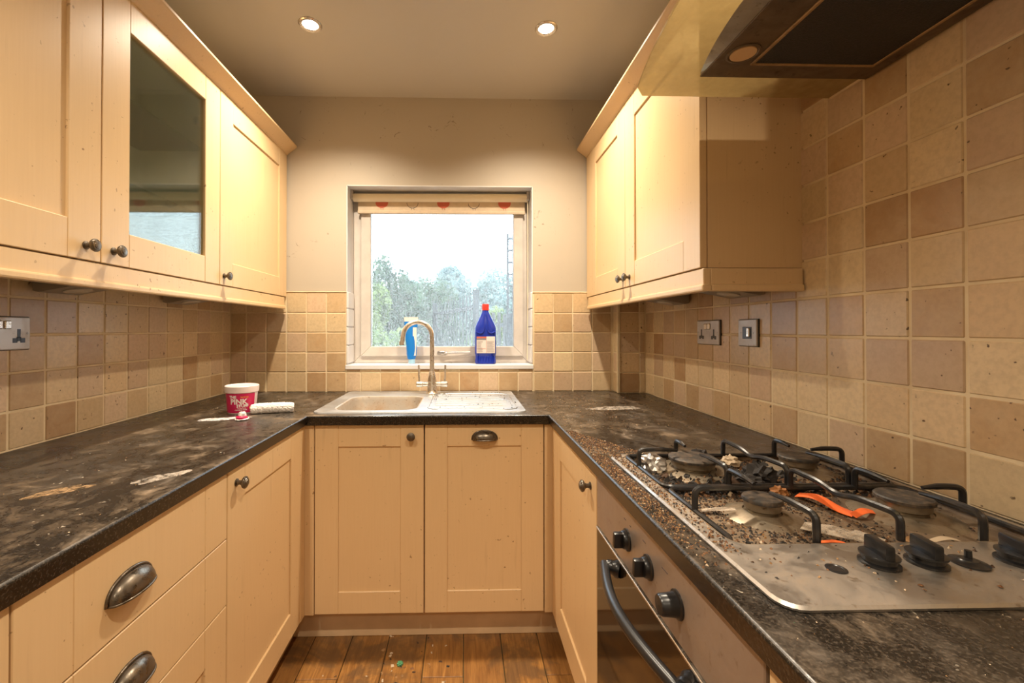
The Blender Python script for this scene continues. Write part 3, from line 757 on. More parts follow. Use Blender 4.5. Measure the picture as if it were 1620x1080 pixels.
# ------------------------------------------------------------------ extractor hood
ZH = 1.832
hood = thing('extractor_hood', (.958, .70, ZH), 'dark extractor hood under a yellowed bow-fronted glass canopy', 'extractor hood')
HC = .70; HW = .405
def bow(y, edge, mid, half): s = (y-HC)/half; return mid+(edge-mid)*s*s
arc = [HC+HW-2*HW*i/24 for i in range(25)]
poly = [(XR-.006, HC+HW+.002)] + [(.458, HC+HW+.002)] + [(bow(y, .440, .392, HW), y) for y in arc[1:-1]] + [(.458, HC-HW-.002), (XR-.006, HC-HW-.002)]
bm = bmesh.new(); prism(bm, poly, 'Z', ZH, ZH+.006); obj('glass_canopy', bm, 'hood_glass', hood)
hb2 = .300
ys = [HC+hb2-2*hb2*i/20 for i in range(21)]
top = [(XR-.006, HC+hb2)] + [(bow(y, .5515, .505, hb2), y) for y in ys] + [(XR-.006, HC-hb2)]
bot = [(XR-.012, HC+hb2)] + [(.552, y) for y in ys] + [(XR-.012, HC-hb2)]
bm = bmesh.new(); loft(bm, [L3(top, ZH-.001), L3(bot, ZH-.010)], cap0=True); 
for f in bm.faces: f.material_index = 0
body = obj('hood_body', bm, 'hood_lip', hood)
bm = bmesh.new(); box(bm, .550, XR-.012, HC-hb2, HC+hb2, ZH-.0125, ZH-.0085, .001); obj('bottom_plate', bm, 'hood_metal', hood)
FY0, FY1, FX0, FX1 = HC-.24, HC+.24, .640, .905
bm = bmesh.new(); rect = [(FX0, FY0, FX1, FY1)]
for (a, b, c, d) in ((FX0-.007, FX1+.007, FY1, FY1+.007), (FX0-.007, FX1+.007, FY0-.007, FY0), (FX0-.007, FX0, FY0, FY1), (FX1, FX1+.007, FY0, FY1)): box(bm, a, b, c, d, ZH-.0165, ZH-.012, .001)
fl = obj('filter_frame', bm, 'hood_trim', hood)
obj('grease_filter', B(FX0, FX1, FY0, FY1, ZH-.0145, ZH-.0120), 'filter', hood)
for y in (HC+.21, HC-.21):
    bm = bmesh.new(); fr = Matrix.Translation((.594, y, ZH-.0125)) @ Matrix.Rotation(PI, 4, 'X')
    lathe(bm, [(.033, 0), (.033, .002), (.029, .003), (.027, .001)], fr, 28); l = obj('lamp_ring', bm, 'hood_metal', hood, smooth=True)
    bm = bmesh.new(); lathe(bm, [(.0255, .001), (.025, .003), (.001, .0035)], fr, 28); obj('lamp_lens', bm, 'lens_cream', l, smooth=True)
bm = bmesh.new(); box(bm, .70, XR-.008, HC-.235, HC+.235, ZH+.006, CEIL-.002, .004); obj('chimney', bm, 'plate_steel', hood)
obj('wall_seal', B(XR-.012, XR-.005, HC-HW, HC+HW, ZH-.004, ZH+.010, .002), 'grout', hood)

# ------------------------------------------------------------------ sockets
def plate_thing(F, u0, u1, v0, v1, label, kind):
    p = F((u0+u1)/2, (v0+v1)/2, TT); t = thing('wall_socket' if kind != 'switch' else 'wall_switch', p, label, 'socket' if kind != 'switch' else 'switch')
    bm = bmesh.new(); fbox(bm, F, u0, u1, v0, v1, TT-.001, TT+.009, .003, seg=2); pl = obj('plate', bm, 'plate_steel', t)
    bm = bmesh.new(); fbox(bm, F, u0-.0015, u1+.0015, v0-.0015, v1+.0015, TT-.002, TT+.003); obj('gasket', bm, 'dark_gap', t)
    cu, cv = (u0+u1)/2, (v0+v1)/2; W = TT+.0087
    if kind == 'double':
        for s in (-1, 1):
            c = cu+s*.042
            bm = bmesh.new(); fbox(bm, F, c-.0045, c+.0045, cv-.012, cv+.012, W, W+.0006); fbox(bm, F, c-.017, c-.004, cv-.026, cv-.013, W, W+.0006); fbox(bm, F, c+.004, c+.017, cv-.026, cv-.013, W, W+.0006); fbox(bm, F, c-.006, c+.006, cv-.022, cv-.010, W, W+.0006)
            obj('pin_holes', bm, 'black_plastic', pl)
        for s in (-1, 1):
            bm = bmesh.new(); fbox(bm, F, cu+s*.011-.0085, cu+s*.011+.0085, cv+.012, cv+.034, W-.001, W+.0045, .002); obj('rocker', bm, 'chrome', pl)
        for s in (-1, 1):
            bm = bmesh.new(); lathe(bm, [(.0032, 0), (.0030, .001), (.001, .0012)], fframe(F, cu+s*.0665, cv, W), 10); obj('screw', bm, 'hinge', pl)
    else:
        bm = bmesh.new(); fbox(bm, F, cu-.023, cu+.023, cv-.020, cv+.020, W-.001, W+.0015, .001); ins = obj('insert', bm, 'black_plastic', pl)
        bm = bmesh.new(); fbox(bm, F, cu-.017, cu-.003, cv-.014, cv+.016, W, W+.006, .002); obj('rocker', bm, 'chrome', ins)
        for s in (-1, 1):
            bm = bmesh.new(); lathe(bm, [(.0032, 0), (.0030, .001), (.001, .0012)], fframe(F, cu+s*.033, cv, W), 10); obj('screw', bm, 'hinge', pl)
    return t
plate_thing(F_L, 1.118, 1.266, 1.176, 1.266, 'brushed steel double socket under the glass-door cabinet', 'double')
plate_thing(F_R, 1.592, 1.742, 1.174, 1.266, 'brushed steel double socket beside the square switch plate', 'double')
plate_thing(F_R, 1.384, 1.478, 1.176, 1.265, 'brushed steel square switch plate with a black insert', 'switch')

# ------------------------------------------------------------------ ceiling downlights
for i, (x, y) in enumerate(LAMPS):
    lab = ['round chrome downlight in the ceiling nearer the glass-door cabinets, window row', 'round chrome downlight in the ceiling nearer the extractor, window row', 'round chrome downlight above the drawer unit', 'round chrome downlight above the oven front', 'round chrome downlight by the front wall, cabinet side', 'round chrome downlight by the front wall, oven side'][i]
    t = thing('ceiling_downlight', (x, y, CEIL), lab, 'downlight', 'ceiling downlights')
    fr = Matrix.Translation((x, y, CEIL)) @ Matrix.Rotation(PI, 4, 'X')
    bm = bmesh.new(); lathe(bm, [(.046, -.001), (.046, .002), (.042, .005), (.033, .004), (.030, .0005)], fr, 32, cap=False); obj('rim', bm, 'chrome', t, smooth=True)
    bm = bmesh.new(); lathe(bm, [(.031, .0005), (.028, .002), (.001, .003)], fr, 28, cap=False); obj('bulb', bm, 'glow', t, smooth=True)
    ld = bpy.data.lights.new('downlight_beam', 'SPOT'); ld.energy = LAMP_W*4*(1.08 if i < 2 else .85); ld.color = LAMP_COL; ld.spot_size = 2.35; ld.spot_blend = 1.0; ld.shadow_soft_size = .028
    lo = bpy.data.objects.new('downlight_beam', ld); C.objects.link(lo); lo.parent = t; lo.location = (0, 0, -.012)

# ------------------------------------------------------------------ sink and tap
sk = thing('sink', ((SX0+SX1)/2, (SY0+SY1)/2, .9), 'stainless inset sink with one bowl and a ribbed draining board', 'sink')
bm = bmesh.new(); zr = .9055
bowlL = rrect(bx0+.012, bx1-.012, by0+.012, by1-.012, .07, 8)
def off(l, d): 
    cx, cy = (bx0+bx1)/2, (by0+by1)/2
    return [(cx+(x-cx)*(1+d/.17), cy+(y-cy)*(1+d/.19)) for x, y in l]
loft(bm, [L3(off(bowlL, .006), zr-.0005), L3(bowlL, zr-.003), L3(off(bowlL, -.006), zr-.02), L3(off(bowlL, -.016), .79), L3(off(bowlL, -.030), .765), L3(off(bowlL, -.06), .757)], cap1=True)
bowl = obj('bowl', bm, 'bowl_steel', sk, smooth=True)
bm = bmesh.new()
outer = rrect(SX0, SX1, SY0, SY1, .028, 8); inner = off(bowlL, .006)
o1 = [bm.verts.new(p) for p in L3(outer, .9005)]; o2 = [bm.verts.new(p) for p in L3(rrect(SX0+.002, SX1-.002, SY0+.002, SY1-.002, .027, 8), zr)]; o3 = [bm.verts.new(p) for p in L3(rrect(SX0+.014, SX1-.014, SY0+.014, SY1-.014, .022, 8), zr-.0005)]
n = len(o1)
for a, b in ((o1, o2), (o2, o3)):
    for i in range(n): bm.faces.new((a[i], a[(i+1) % n], b[(i+1) % n], b[i]))
iv = [bm.verts.new(p) for p in L3(inner, zr-.0005)]
ed = [bm.edges.get((o3[i], o3[(i+1) % n])) for i in range(n)] + [bm.edges.new((iv[i], iv[(i+1) % n])) for i in range(n)]
bmesh.ops.triangle_fill(bm, edges=ed, use_beauty=True)
deck = obj('sink_deck', bm, 'sink_steel', sk)
for k in range(7):
    y = SY0+.075+k*.058; bm = bmesh.new(); x1 = SX1-.06-.05*((k-3)/3)**2
    tube(bm, [(-.125, y, zr-.002), (-.12, y, zr-.0008), (x1-.01, y, zr-.0008), (x1, y, zr-.002)], .0042, 8); obj('drainer_rib', bm, 'sink_steel', deck, smooth=True)
bm = bmesh.new(); tube(bm, [(x, y, zr-.0015) for x, y in rrect(-.150, SX1-.028, SY0+.036, SY1-.10, .07, 8)], .004, 6, close=True); obj('drainer_ridge', bm, 'sink_steel', deck, smooth=True)
bm = bmesh.new(); lathe(bm, [(.042, .7575), (.042, .760), (.034, .7595), (.030, .757), (.001, .757)], Matrix.Translation(((bx0+bx1)/2, (by0+by1)/2+.05, 0)), 24, cap=False); obj('plug_hole', bm, 'chrome', bowl, smooth=True)
tx, ty = -.161, 2.215
tap = thing('mixer_tap', (tx, ty, zr), 'swan-neck mixer tap with two upright levers behind the sink', 'tap')
bm = bmesh.new(); lathe(bm, [(.031, 0), (.031, .006), (.027, .010), (.0245, .03), (.0225, .075), (.017, .098), (.0135, .112), (.0125, .116)], Matrix.Translation((tx, ty, zr-.001)), 28); obj('tap_body', bm, 'chrome', tap, smooth=True)
pts = [(tx, ty, 1.01), (tx, ty, 1.08), (tx, ty, 1.15), (tx, ty, 1.19)]; rr = .072
pts += [(tx-rr+rr*math.cos(a), ty-.006*(1-math.cos(a)), 1.197+rr*math.sin(a)) for a in [PI*j/18 for j in range(1, 18)]] + [(tx-2*rr-.003, ty-.014, 1.18), (tx-2*rr-.006, ty-.014, 1.158)]
bm = bmesh.new(); tube(bm, pts, .0118, 14); lathe(bm, [(.0132, 0), (.0132, .02)], Matrix.Translation((tx-2*rr-.006, ty-.014, 1.152)), 16); obj('spout', bm, 'chrome', tap, smooth=True)
for s in (-1, 1):
    bm = bmesh.new(); fr = Matrix.Translation((tx, ty, .955)) @ Matrix.Rotation(s*PI/2, 4, 'Y')
    lathe(bm, [(.012, .01), (.012, .045), (.0145, .047), (.0145, .076), (.012, .079)], fr, 20); v = obj('valve', bm, 'chrome', tap, smooth=True)
    bm = bmesh.new(); tube(bm, [(tx+s*.064, ty, .965), (tx+s*.066, ty, 1.0), (tx+s*.067, ty, 1.052)], [.005, .0045, .0048], 10); obj('lever', bm, 'chrome', v, smooth=True)

# ------------------------------------------------------------------ things on sill and worktop
def text_mesh(s, size, offset=.0):
    cu = bpy.data.curves.new('t', 'FONT'); cu.body = s; cu.size = size; cu.align_x = 'CENTER'; cu.align_y = 'CENTER'; cu.offset = offset; cu.resolution_u = 2; cu.extrude = .0
    o = bpy.data.objects.new('t', cu); me = bpy.data.meshes.new_from_object(o); bm = bmesh.new(); bm.from_mesh(me)
    bpy.data.objects.remove(o); bpy.data.meshes.remove(me); bpy.data.curves.remove(cu); return bm
# bleach bottle
bxc, byc, bz = .119, 2.405, WZ0
bt = thing('bleach_bottle', (bxc, byc, bz), 'blue plastic bottle with a red cap on the window sill', 'bottle')
def sect(z, a, b, r, n=5): return L3([(bxc+x, byc+y) for x, y in rrect(-a, a, -b, b, min(r, a*.98, b*.98), n)], bz+z)
bm = bmesh.new(); loft(bm, [sect(0, .053, .033, .028), sect(.004, .057, .037, .03), sect(.02, .0575, .0375, .03), sect(.028, .0555, .0355, .03), sect(.048, .0555, .0355, .03), sect(.054, .0585, .0385, .032), sect(.155, .0585, .0385, .032), sect(.168, .0595, .0395, .033),
    sect(.195, .0585, .039, .033), sect(.212, .0535, .037, .032), sect(.24, .040, .031, .03), sect(.265, .028, .025, .025), sect(.285, .019, .019, .019), sect(.298, .0165, .0165, .0165)], cap0=True, cap1=True)
bb = obj('bottle_body', bm, 'blue_plastic', bt, smooth=True)
for k in range(7):
    x = bxc-.045+k*.015; bm = bmesh.new(); box(bm, x-.0035, x+.0035, byc-.0395, byc-.03, bz+.012, bz+.044, .003); obj('moulded_rib', bm, 'blue_plastic', bb)
for sg in (-1, 1):
    bm = bmesh.new(); tube(bm, smooth_path([(bxc+sg*.052, byc-.036, bz+.178), (bxc+sg*.03, byc-.0405, bz+.168), (bxc+sg*.012, byc-.0415, bz+.180), (bxc+sg*.008, byc-.038, bz+.215), (bxc+sg*.006, byc-.026, bz+.27)], 5), .0034, 8)
    obj('grip_ridge', bm, 'blue_plastic', bb, smooth=True)
bm = bmesh.new(); lathe(bm, [(.0195, .294), (.0195, .325), (.018, .328), (.001, .328)], Matrix.Translation((bxc, byc, bz)), 24); obj('cap', bm, 'red_plastic', bt, smooth=True)
bm = bmesh.new(); box(bm, bxc-.050, bxc+.050, byc-.0397, byc-.034, bz+.060, bz+.150, .001); lb = obj('label', bm, 'label_white', bt)
bm = bmesh.new(); Y0, Y1 = byc-.0402, byc-.0390
box(bm, bxc-.050, bxc+.002, Y0, Y1, bz+.141, bz+.150, mi=0); box(bm, bxc+.0022, bxc+.0032, Y0, Y1, bz+.060, bz+.150, mi=0); box(bm, bxc-.049, bxc-.0, Y0, Y1, bz+.083, bz+.0845, mi=0)
box(bm, bxc-.050, bxc+.002, Y0, Y1, bz+.132, bz+.1405, mi=1)
for k in range(14):
    z = bz+.066+k*.0044
    box(bm, bxc-.047, bxc-.047+R.uniform(.018, .036), Y0, Y1, z, z+.0012, mi=1)
    box(bm, bxc+.006, bxc+.006+R.uniform(.030, .041), Y0, Y1, z, z+.0010, mi=1)
for k in range(3): 
    lathe(bm, [(.0045, 0), (.0045, .0006)], fframe(face_back(Y1), bxc-.008, bz+.098+k*.012), 4, mi=2); 
    lathe(bm, [(.0055, 0), (.0055, .0006)], fframe(face_back(Y1), bxc+.014+k*.012, bz+.139), 4, mi=0)
obj('label_print', bm, ['print_red', 'print_grey', 'print_dark'], lb)
# upturned squeeze tube
ux, uy = -.289, 2.415
tb = thing('squeeze_tube', (ux, uy, WZ0), 'blue squeeze tube standing on its cap on the sill behind the tap', 'tube')
bm = bmesh.new(); NL = []
for (z, a, b, dx) in ((.026, .021, .019, 0), (.05, .027, .021, .001), (.09, .029, .020, .001), (.14, .0315, .016, -.002), (.19, .035, .010, -.003), (.232, .0375, .0045, -.002)):
    NL.append([(ux+dx+a*math.cos(2*PI*i/24), uy+b*math.sin(2*PI*i/24), WZ0+z) for i in range(24)])
loft(bm, NL, cap0=True, cap1=True); o = obj('tube_body', bm, 'blue_tube', tb, smooth=True)
bm = bmesh.new(); loft(bm, [[(ux-.002+.0378*math.cos(2*PI*i/24), uy+.0042*math.sin(2*PI*i/24), WZ0+.2315) for i in range(24)], [(ux-.002+.039*math.cos(2*PI*i/24), uy+.002*math.sin(2*PI*i/24), WZ0+.256) for i in range(24)]], cap0=True, cap1=True); obj('crimped_end', bm, 'white_plastic', tb)
bm = bmesh.new(); lathe(bm, [(.017, 0), (.0185, .004), (.0185, .024), (.015, .028)], Matrix.Translation((ux+.002, uy, WZ0)), 22); obj('tube_cap', bm, 'pale_blue', tb, smooth=True)
bm = bmesh.new()       # pale swoosh printed along one side
for z0, z1, x0, x1, w0, w1 in ((.045, .075, .018, .019, .012, .012), (.075, .11, .019, .021, .012, .013), (.11, .15, .021, .022, .013, .013), (.15, .2, .022, .022, .013, .013)):
    add(bm, [(ux+x0-w0, uy-.021+z0*.052-.0005, WZ0+z0), (ux+x0+w0*.6, uy-.0175+z0*.052, WZ0+z0), (ux+x1+w1*.6, uy-.0175+z1*.052, WZ0+z1), (ux+x1-w1, uy-.021+z1*.052-.0005, WZ0+z1)], [(0, 1, 2, 3)])
obj('printed_band', bm, 'white_plastic', o)
# cleaning paste tub
cx, cy, cz = -.894, 1.785, .9
tub = thing('cleaning_paste_tub', (cx, cy, cz), 'pink-labelled paste tub with a white lid on the worktop', 'tub')
bm = bmesh.new(); lathe(bm, [(.050, 0), (.0515, .003), (.0575, .085), (.0575, .088)], Matrix.Translation((cx, cy, cz)), 40); tbody = obj('tub_body', bm, 'tub_white', tub, smooth=True)
bm = bmesh.new(); lathe(bm, [(.0575, .082), (.0615, .083), (.0625, .098), (.0625, .106), (.060, .1085), (.057, .1065), (.054, .1055), (.001, .1055)], Matrix.Translation((cx, cy, cz)), 40); obj('lid', bm, 'tub_white', tub, smooth=True)
A0 = math.atan2(-cy, -cx)                       # faces the sink side of the room
A0 = math.atan2(-1, .46)
def rad_at(z): return .0515+(.0575-.0515)*(z-.003)/.082
bm = bmesh.new(); n = 26; g = []
for i in range(n+1):
    a = A0-1.45+2.4*i/n; g.append([bm.verts.new((cx+(rad_at(z)+.0006)*math.cos(a), cy+(rad_at(z)+.0006)*math.sin(a), cz+z)) for z in (.004, .08)])
for i in range(n): bm.faces.new((g[i][0], g[i+1][0], g[i+1][1], g[i][1]))
lbl = obj('label', bm, 'pink_label', tbody, smooth='all')
def tub_text(s, size, du, z, mat, offset):
    t_ = text_mesh(s, size, offset)
    for v in t_.verts:
        u, h = v.co.x+du, v.co.y+z; r = rad_at(h)+.0012; a = A0-.12+u/r
        v.co = (cx+r*math.cos(a), cy+r*math.sin(a), cz+h)
    obj('lettering', t_, mat, lbl)
tub_text('THE', .0155, -.026, .066, 'print_white', .0006); tub_text('PINK', .0285, -.004, .0475, 'print_white', .0009); tub_text('STUFF', .0155, .010, .031, 'print_white', .0008); tub_text('THE MIRACLE', .0052, .006, .021, 'print_white', .0001); tub_text('CLEANING PASTE', .0056, .004, .0155, 'print_white', .0002); tub_text('Stardrops', .0075, .018, .0665, 'print_yellow', .0001)
bm = bmesh.new(); fr = Matrix.Translation((0, 0, 0))
r = rad_at(.022)+.0014; a = A0-.12+.041/r
lathe(bm, [(.0062, 0), (.0062, .0006)], Matrix.Translation((cx+r*math.cos(a), cy+r*math.sin(a), cz+.022)) @ Vector((math.cos(a), math.sin(a), 0)).to_track_quat('Z', 'Y').to_matrix().to_4x4(), 16); obj('round_badge', bm, 'print_yellow', lbl)
# rolled white sponge cloth
bm = bmesh.new(); pth = smooth_path([(-.836, 1.735, .917), (-.80, 1.745, .920), (-.75, 1.757, .921), (-.71, 1.768, .920), (-.684, 1.778, .918)], 7)
N = len(pth); radii = [.0205*(.55+.45*math.sin(min(1, (i+1)/4)*PI/2))*(.6+.4*math.sin(min(1, (N-i)/4)*PI/2)) for i in range(N)]
tube(bm, pth, radii, 20)
for v in bm.verts: v.co += Vector((R.uniform(-1, 1), R.uniform(-1, 1), R.uniform(-1, 1)))*.0011; v.co.z = max(v.co.z, .9005)
cl = tag(obj('sponge_roll', bm, 'cloth_white', base=True, smooth='all'), 'white textured sponge roll lying beside the pink tub', 'sponge')
def bumpy(o, st, size):
    s = o.modifiers.new('sub', 'SUBSURF'); s.levels = 2; s.render_levels = 2
    tx_ = bpy.data.textures.new('nub', 'VORONOI'); tx_.noise_scale = size
    d_ = o.modifiers.new('nubs', 'DISPLACE'); d_.texture = tx_; d_.strength = st; d_.mid_level = .5
bumpy(cl, .0035, .005)
# crumpled foil cap
cp = thing('bottle_cap', (-.815, 1.625, .9), 'crumpled pink and white cap lying in front of the paste tub', 'cap')
bm = bmesh.new(); lathe(bm, [(.014, 0), (.0205, .003), (.0195, .011), (.013, .0145), (.012, .016)], Matrix.Translation((-.815, 1.625, .9)), 18)
for v in bm.verts: v.co += Vector((R.uniform(-1, 1), R.uniform(-1, 1), R.uniform(0, 1)))*.0016
obj('skirt', bm, 'pink_label', cp, smooth=True)
bm = bmesh.new(); lathe(bm, [(.0135, .014), (.0125, .024), (.009, .028), (.001, .027)], Matrix.Translation((-.814, 1.627, .9)), 14); lathe(bm, [(.0225, .0015), (.0235, .003), (.0200, .005)], Matrix.Translation((-.815, 1.625, .9)), 18)
for v in bm.verts: v.co += Vector((R.uniform(-1, 1), R.uniform(-1, 1), R.uniform(0, 1)))*.0018
obj('torn_top', bm, 'white_plastic', cp, smooth=True)
def blob(name, mat, cx, cy, rx, ry, label, cat, ang=0, z=.9004, h=.0012, n=26, hole=None, seed=1, group=None):
    q = random.Random(seed); bm = bmesh.new(); ph = [q.uniform(0, 6.28) for _ in range(5)]
    def P(a, s):
        k = s*(1+.16*math.sin(2*a+ph[0])+.12*math.sin(3*a+ph[1])+.1*math.sin(5*a+ph[2])+.06*math.sin(9*a+ph[3]))
        x, y = rx*k*math.cos(a), ry*k*math.sin(a); return (cx+x*math.cos(ang)-y*math.sin(ang), cy+x*math.sin(ang)+y*math.cos(ang))
    loft(bm, [[(*P(2*PI*i/n, 1), z-.0003) for i in range(n)], [(*P(2*PI*i/n, .93), z+h*.7) for i in range(n)], [(*P(2*PI*i/n, .5), z+h) for i in range(n)]], cap0=True, cap1=True)
    return tag(obj(name, bm, mat, base=True, smooth=True), label, cat, group)
blob('powder_spill', 'powder', -.895, 1.645, .075, .028, 'spill of white powder beside the crumpled pink cap', 'spill', .35, seed=4)
blob('dried_smear', 'smear_pale', -.68, 1.00, .055, .022, 'pale dried smear on the worktop above the drawers', 'smear', 1.0, seed=9, h=.0006)
blob('dried_smear', 'smear_tan', -.83, .92, .05, .022, 'orange-brown dried patch on the drawer-side worktop', 'smear', .9, seed=12, h=.0005)
blob('dried_smear', 'smear_pale', .64, 1.83, .10, .045, 'white streak of spilt powder on the worktop by the boxed pipes', 'spill', .1, seed=21, h=.0006)

# ------------------------------------------------------------------ burnt food and litter
CR = ['crumb_a', 'crumb_b', 'crumb_c', 'crumb_d', 'crumb_e', 'crumb_f']
def scatter(name, n, pick, size, label, weights, parent=None, hmax=1.0):
    bm = bmesh.new()
    for _ in range(n):
        x, y, z, s = pick(); s *= R.uniform(.5, 1.3)*size
        mi = R.choices(range(6), weights)[0]; a = R.uniform(0, 6.28); e = R.uniform(.4, 1.0); h = s*R.uniform(.25, .8)*hmax
        c_, s_ = math.cos(a), math.sin(a)
        q = [(x+(u*c_-v*s_)*s, y+(u*s_+v*c_)*s, z) for u, v in ((-.6, -.4*e), (.6, -.5*e), (.5, .5*e), (-.5, .4*e))]
        t = [(x+R.uniform(-.3, .3)*s, y+R.uniform(-.3, .3)*s, z+h), (x+R.uniform(-.4, .4)*s, y+R.uniform(-.4, .4)*s, z+h*.8)]
        add(bm, q+t, [(0, 1, 4), (1, 2, 4), (2, 5, 4), (2, 3, 5), (3, 0, 5), (0, 4, 5), (0, 3, 2, 1)], mi)
    o = obj(name, bm, CR, parent)
    o['kind'] = 'stuff'
    if not parent: tag(o, label, 'crumbs')
    return o
def in_well():
    while True:
        x, y = R.uniform(.415, .895), R.uniform(.66, 1.108)
        if x > .70 and y < .80 and R.random() < .75: continue
        if any(math.hypot(x-bx, y-by) < r*1.3 for bx, by, r in BURN): continue
        d = .5+.5*math.sin(23*x+2)*math.sin(19*y)
        k = (1 if y > .86 else .33)*(1 if x < .72 else .45)
        if R.random() < k*(.25+.75*d): return x, y, .8932, R.choice((.7, .8, 1, 1.6)) if y > .86 else .8
scatter('burnt_crumbs', 11000, in_well, .0052, '', [4, 8, 1.7, 12, .3, 0], hob)
def char_spot():
    while True:
        x, y = R.gauss(.60, .09), R.gauss(.97, .06)
        if .42 < x < .75 and .875 < y < 1.105 and not any(math.hypot(x-bx, y-by) < r*1.1 for bx, by, r in BURN): return x, y, .8932, 1
scatter('charred_flakes', 700, char_spot, .016, '', [1, 4, .4, 12, .15, 0], hob)
def on_edge():
    while True:
        y = R.uniform(.60, 1.42); x = R.uniform(.333, .372) if y < 1.14 else R.uniform(.335, .335+.16*(1.45-y)/.3)
        if R.random() < min(1, max(.08, (y-.58)*1.5)): return x, y, .9, 1
scatter('food_crumbs', 5200, on_edge, .0032, 'brown food crumbs strewn on the worktop edge beside the hob', [6, 5, 4, 3, .7, .02])
scatter('hob_rim_crumbs', 700, lambda: (R.uniform(.38, .404), 1.12-.50*R.random()**1.6, .9085, 1), .0033, '', [5, 4, 3, 3, .6, 0], hob)
scatter('control_panel_crumbs', 90, lambda: (R.uniform(.40, .9), R.uniform(.53, .65), .9085, .8), .0045, '', [4, 3, 5, 2, 3, 0], hob)
scatter('scattered_crumbs', 1500, lambda: (R.uniform(.5, .93) if R.random() < .4 else R.uniform(.345, .62), R.uniform(1.45, 2.2), .9, R.choice((.5, .6, 1))), .0035, 'fine crumbs scattered between the hob and the boxed pipes', [4, 3, 6, 2, 2, 0])
scatter('sink_specks', 110, lambda: (R.uniform(-.15, .23), R.uniform(1.77, 2.27), zr-.0004, 1), .0055, '', [3, 5, 1, 6, 0, 0], sk)
scatter('worktop_specks', 260, lambda: (R.uniform(-1.2, -.64), R.uniform(.4, 2.2), .9, .8), .0032, 'pale specks dotted over the drawer-side worktop', [1, 1, 5, 1, 5, 0])
scatter('near_hob_specks', 160, lambda: (R.uniform(.345, .93), R.uniform(.28, .50), .9, .6), .0028, 'tiny specks on the worktop in front of the hob controls', [2, 1, 4, 1, 4, .2])
scatter('sill_specks', 40, lambda: (R.uniform(-.6, .34), R.uniform(2.345, 2.45), WZ0, .7), .004, 'dark specks on the white window sill', [2, 4, 0, 5, 0, 0])
scatter('floor_litter', 38, lambda: (R.gauss(-.22, .12), R.gauss(1.62, .07), 0, 1), .010, 'pale flakes and dirt on the plank floor by the kickboard', [2, 3, 2, 2, 5, 0], hmax=.4)
def scrap(name, mat, pts, wd, label, cat, th=.0008, curl=0):
    """ribbon along pts"""
    bm = bmesh.new(); p = smooth_path(pts, 5); L = []
    for i, q in enumerate(p):
        d = (p[min(i+1, len(p)-1)]-p[max(i-1, 0)]); s = Vector((-d.y, d.x, 0)).normalized()*wd/2*(1-.25*abs(2*i/(len(p)-1)-1)); up = Vector((0, 0, th))
        L.append([q-s, q+s+Vector((0, 0, curl)), q+s+up+Vector((0, 0, curl)), q-s+up])
    loft(bm, L, 0, True, True); return tag(obj(name, bm, mat, base=True), label, cat)
def lump(name, mat, c, r, label, cat, sq=.5, seed=1, rough=.45):
    q = random.Random(seed); bm = bmesh.new(); bmesh.ops.create_icosphere(bm, subdivisions=3, radius=1)
    for v in bm.verts:
        k = 1+q.uniform(-rough, rough)*.6; v.co = Vector((c[0]+v.co.x*r*k, c[1]+v.co.y*r*k, max(c[2]-.001, c[2]+r*sq*.7+v.co.z*r*sq*k)))
    return tag(obj(name, bm, mat, base=True), label, cat)
lump('foil_scrap', 'foil', (.452, 1.035, .894), .028, 'crumpled silver foil scrap by the large burner', 'foil', .8, 3)
lump('burnt_lump', 'char', (.655, .955, .894), .030, 'charred lump of food in the middle of the hob', 'burnt food', .7, 5)
lump('burnt_lump', 'char', (.615, .925, .894), .024, 'smaller charred crust beside the big burnt lump', 'burnt food', .6, 6)
lump('burnt_lump', 'char', (.60, 1.095, .894), .022, 'blackened curl of food behind the large burner', 'burnt food', .9, 8)
lump('food_scrap', 'crumb_e', (.655, 1.06, .894), .020, 'pale shrivelled food scrap between the two rear burners', 'food scrap', .8, 10)
lump('food_scrap', 'brown_scrap', (.635, .868, .894), .015, 'orange-brown leaf-like scrap by the middle bar of the hob', 'food scrap', .8, 11)
scrap('plastic_strip', 'orange_strip', [(.668, .862, 0.897), (.676, .825, 0.907), (.690, .790, 0.898), (.700, .770, 0.896)], .016, 'bright orange plastic strip folded in the middle of the hob', 'plastic strip', curl=.006)
scrap('plastic_strip', 'orange_strip', [(.695, .765, 0.897), (.722, .772, 0.903), (.748, .778, 0.897)], .013, 'short orange plastic strip beside the folded one', 'plastic strip', curl=.004)
scrap('plastic_strip', 'orange_strip', [(.560, .676, 0.897), (.580, .672, 0.900), (.598, .672, 0.897)], .009, 'small red-orange sliver near the hob controls', 'plastic strip')
scrap('wrapper_film', 'clear_wrap', [(.575, .73, 0.899), (.605, .70, 0.903), (.64, .69, 0.898), (.665, .70, 0.896)], .05, 'crumpled clear film beside the small burner', 'wrapper')
scrap('wrapper_film', 'clear_wrap', [(.44, .80, 0.897), (.468, .79, 0.903), (.492, .782, 0.906)], .016, 'thin strip of clear film trailing onto the small burner', 'wrapper')
scrap('food_chip', 'crumb_e', [(.74, .675, 0.897), (.765, .678, 0.900), (.785, .676, 0.897)], .012, 'pale chip of food before the right burner', 'food scrap')
scrap('food_chip', 'crumb_c', [(.70, .672, 0.897), (.715, .680, 0.900), (.735, .668, 0.897)], .012, 'yellowish chip of food behind the control knobs', 'food scrap')
lump('green_scrap', 'crumb_f', (-.235, 1.62, .0), .011, 'small green scrap lying on the plank floor', 'litter', .6, 14)

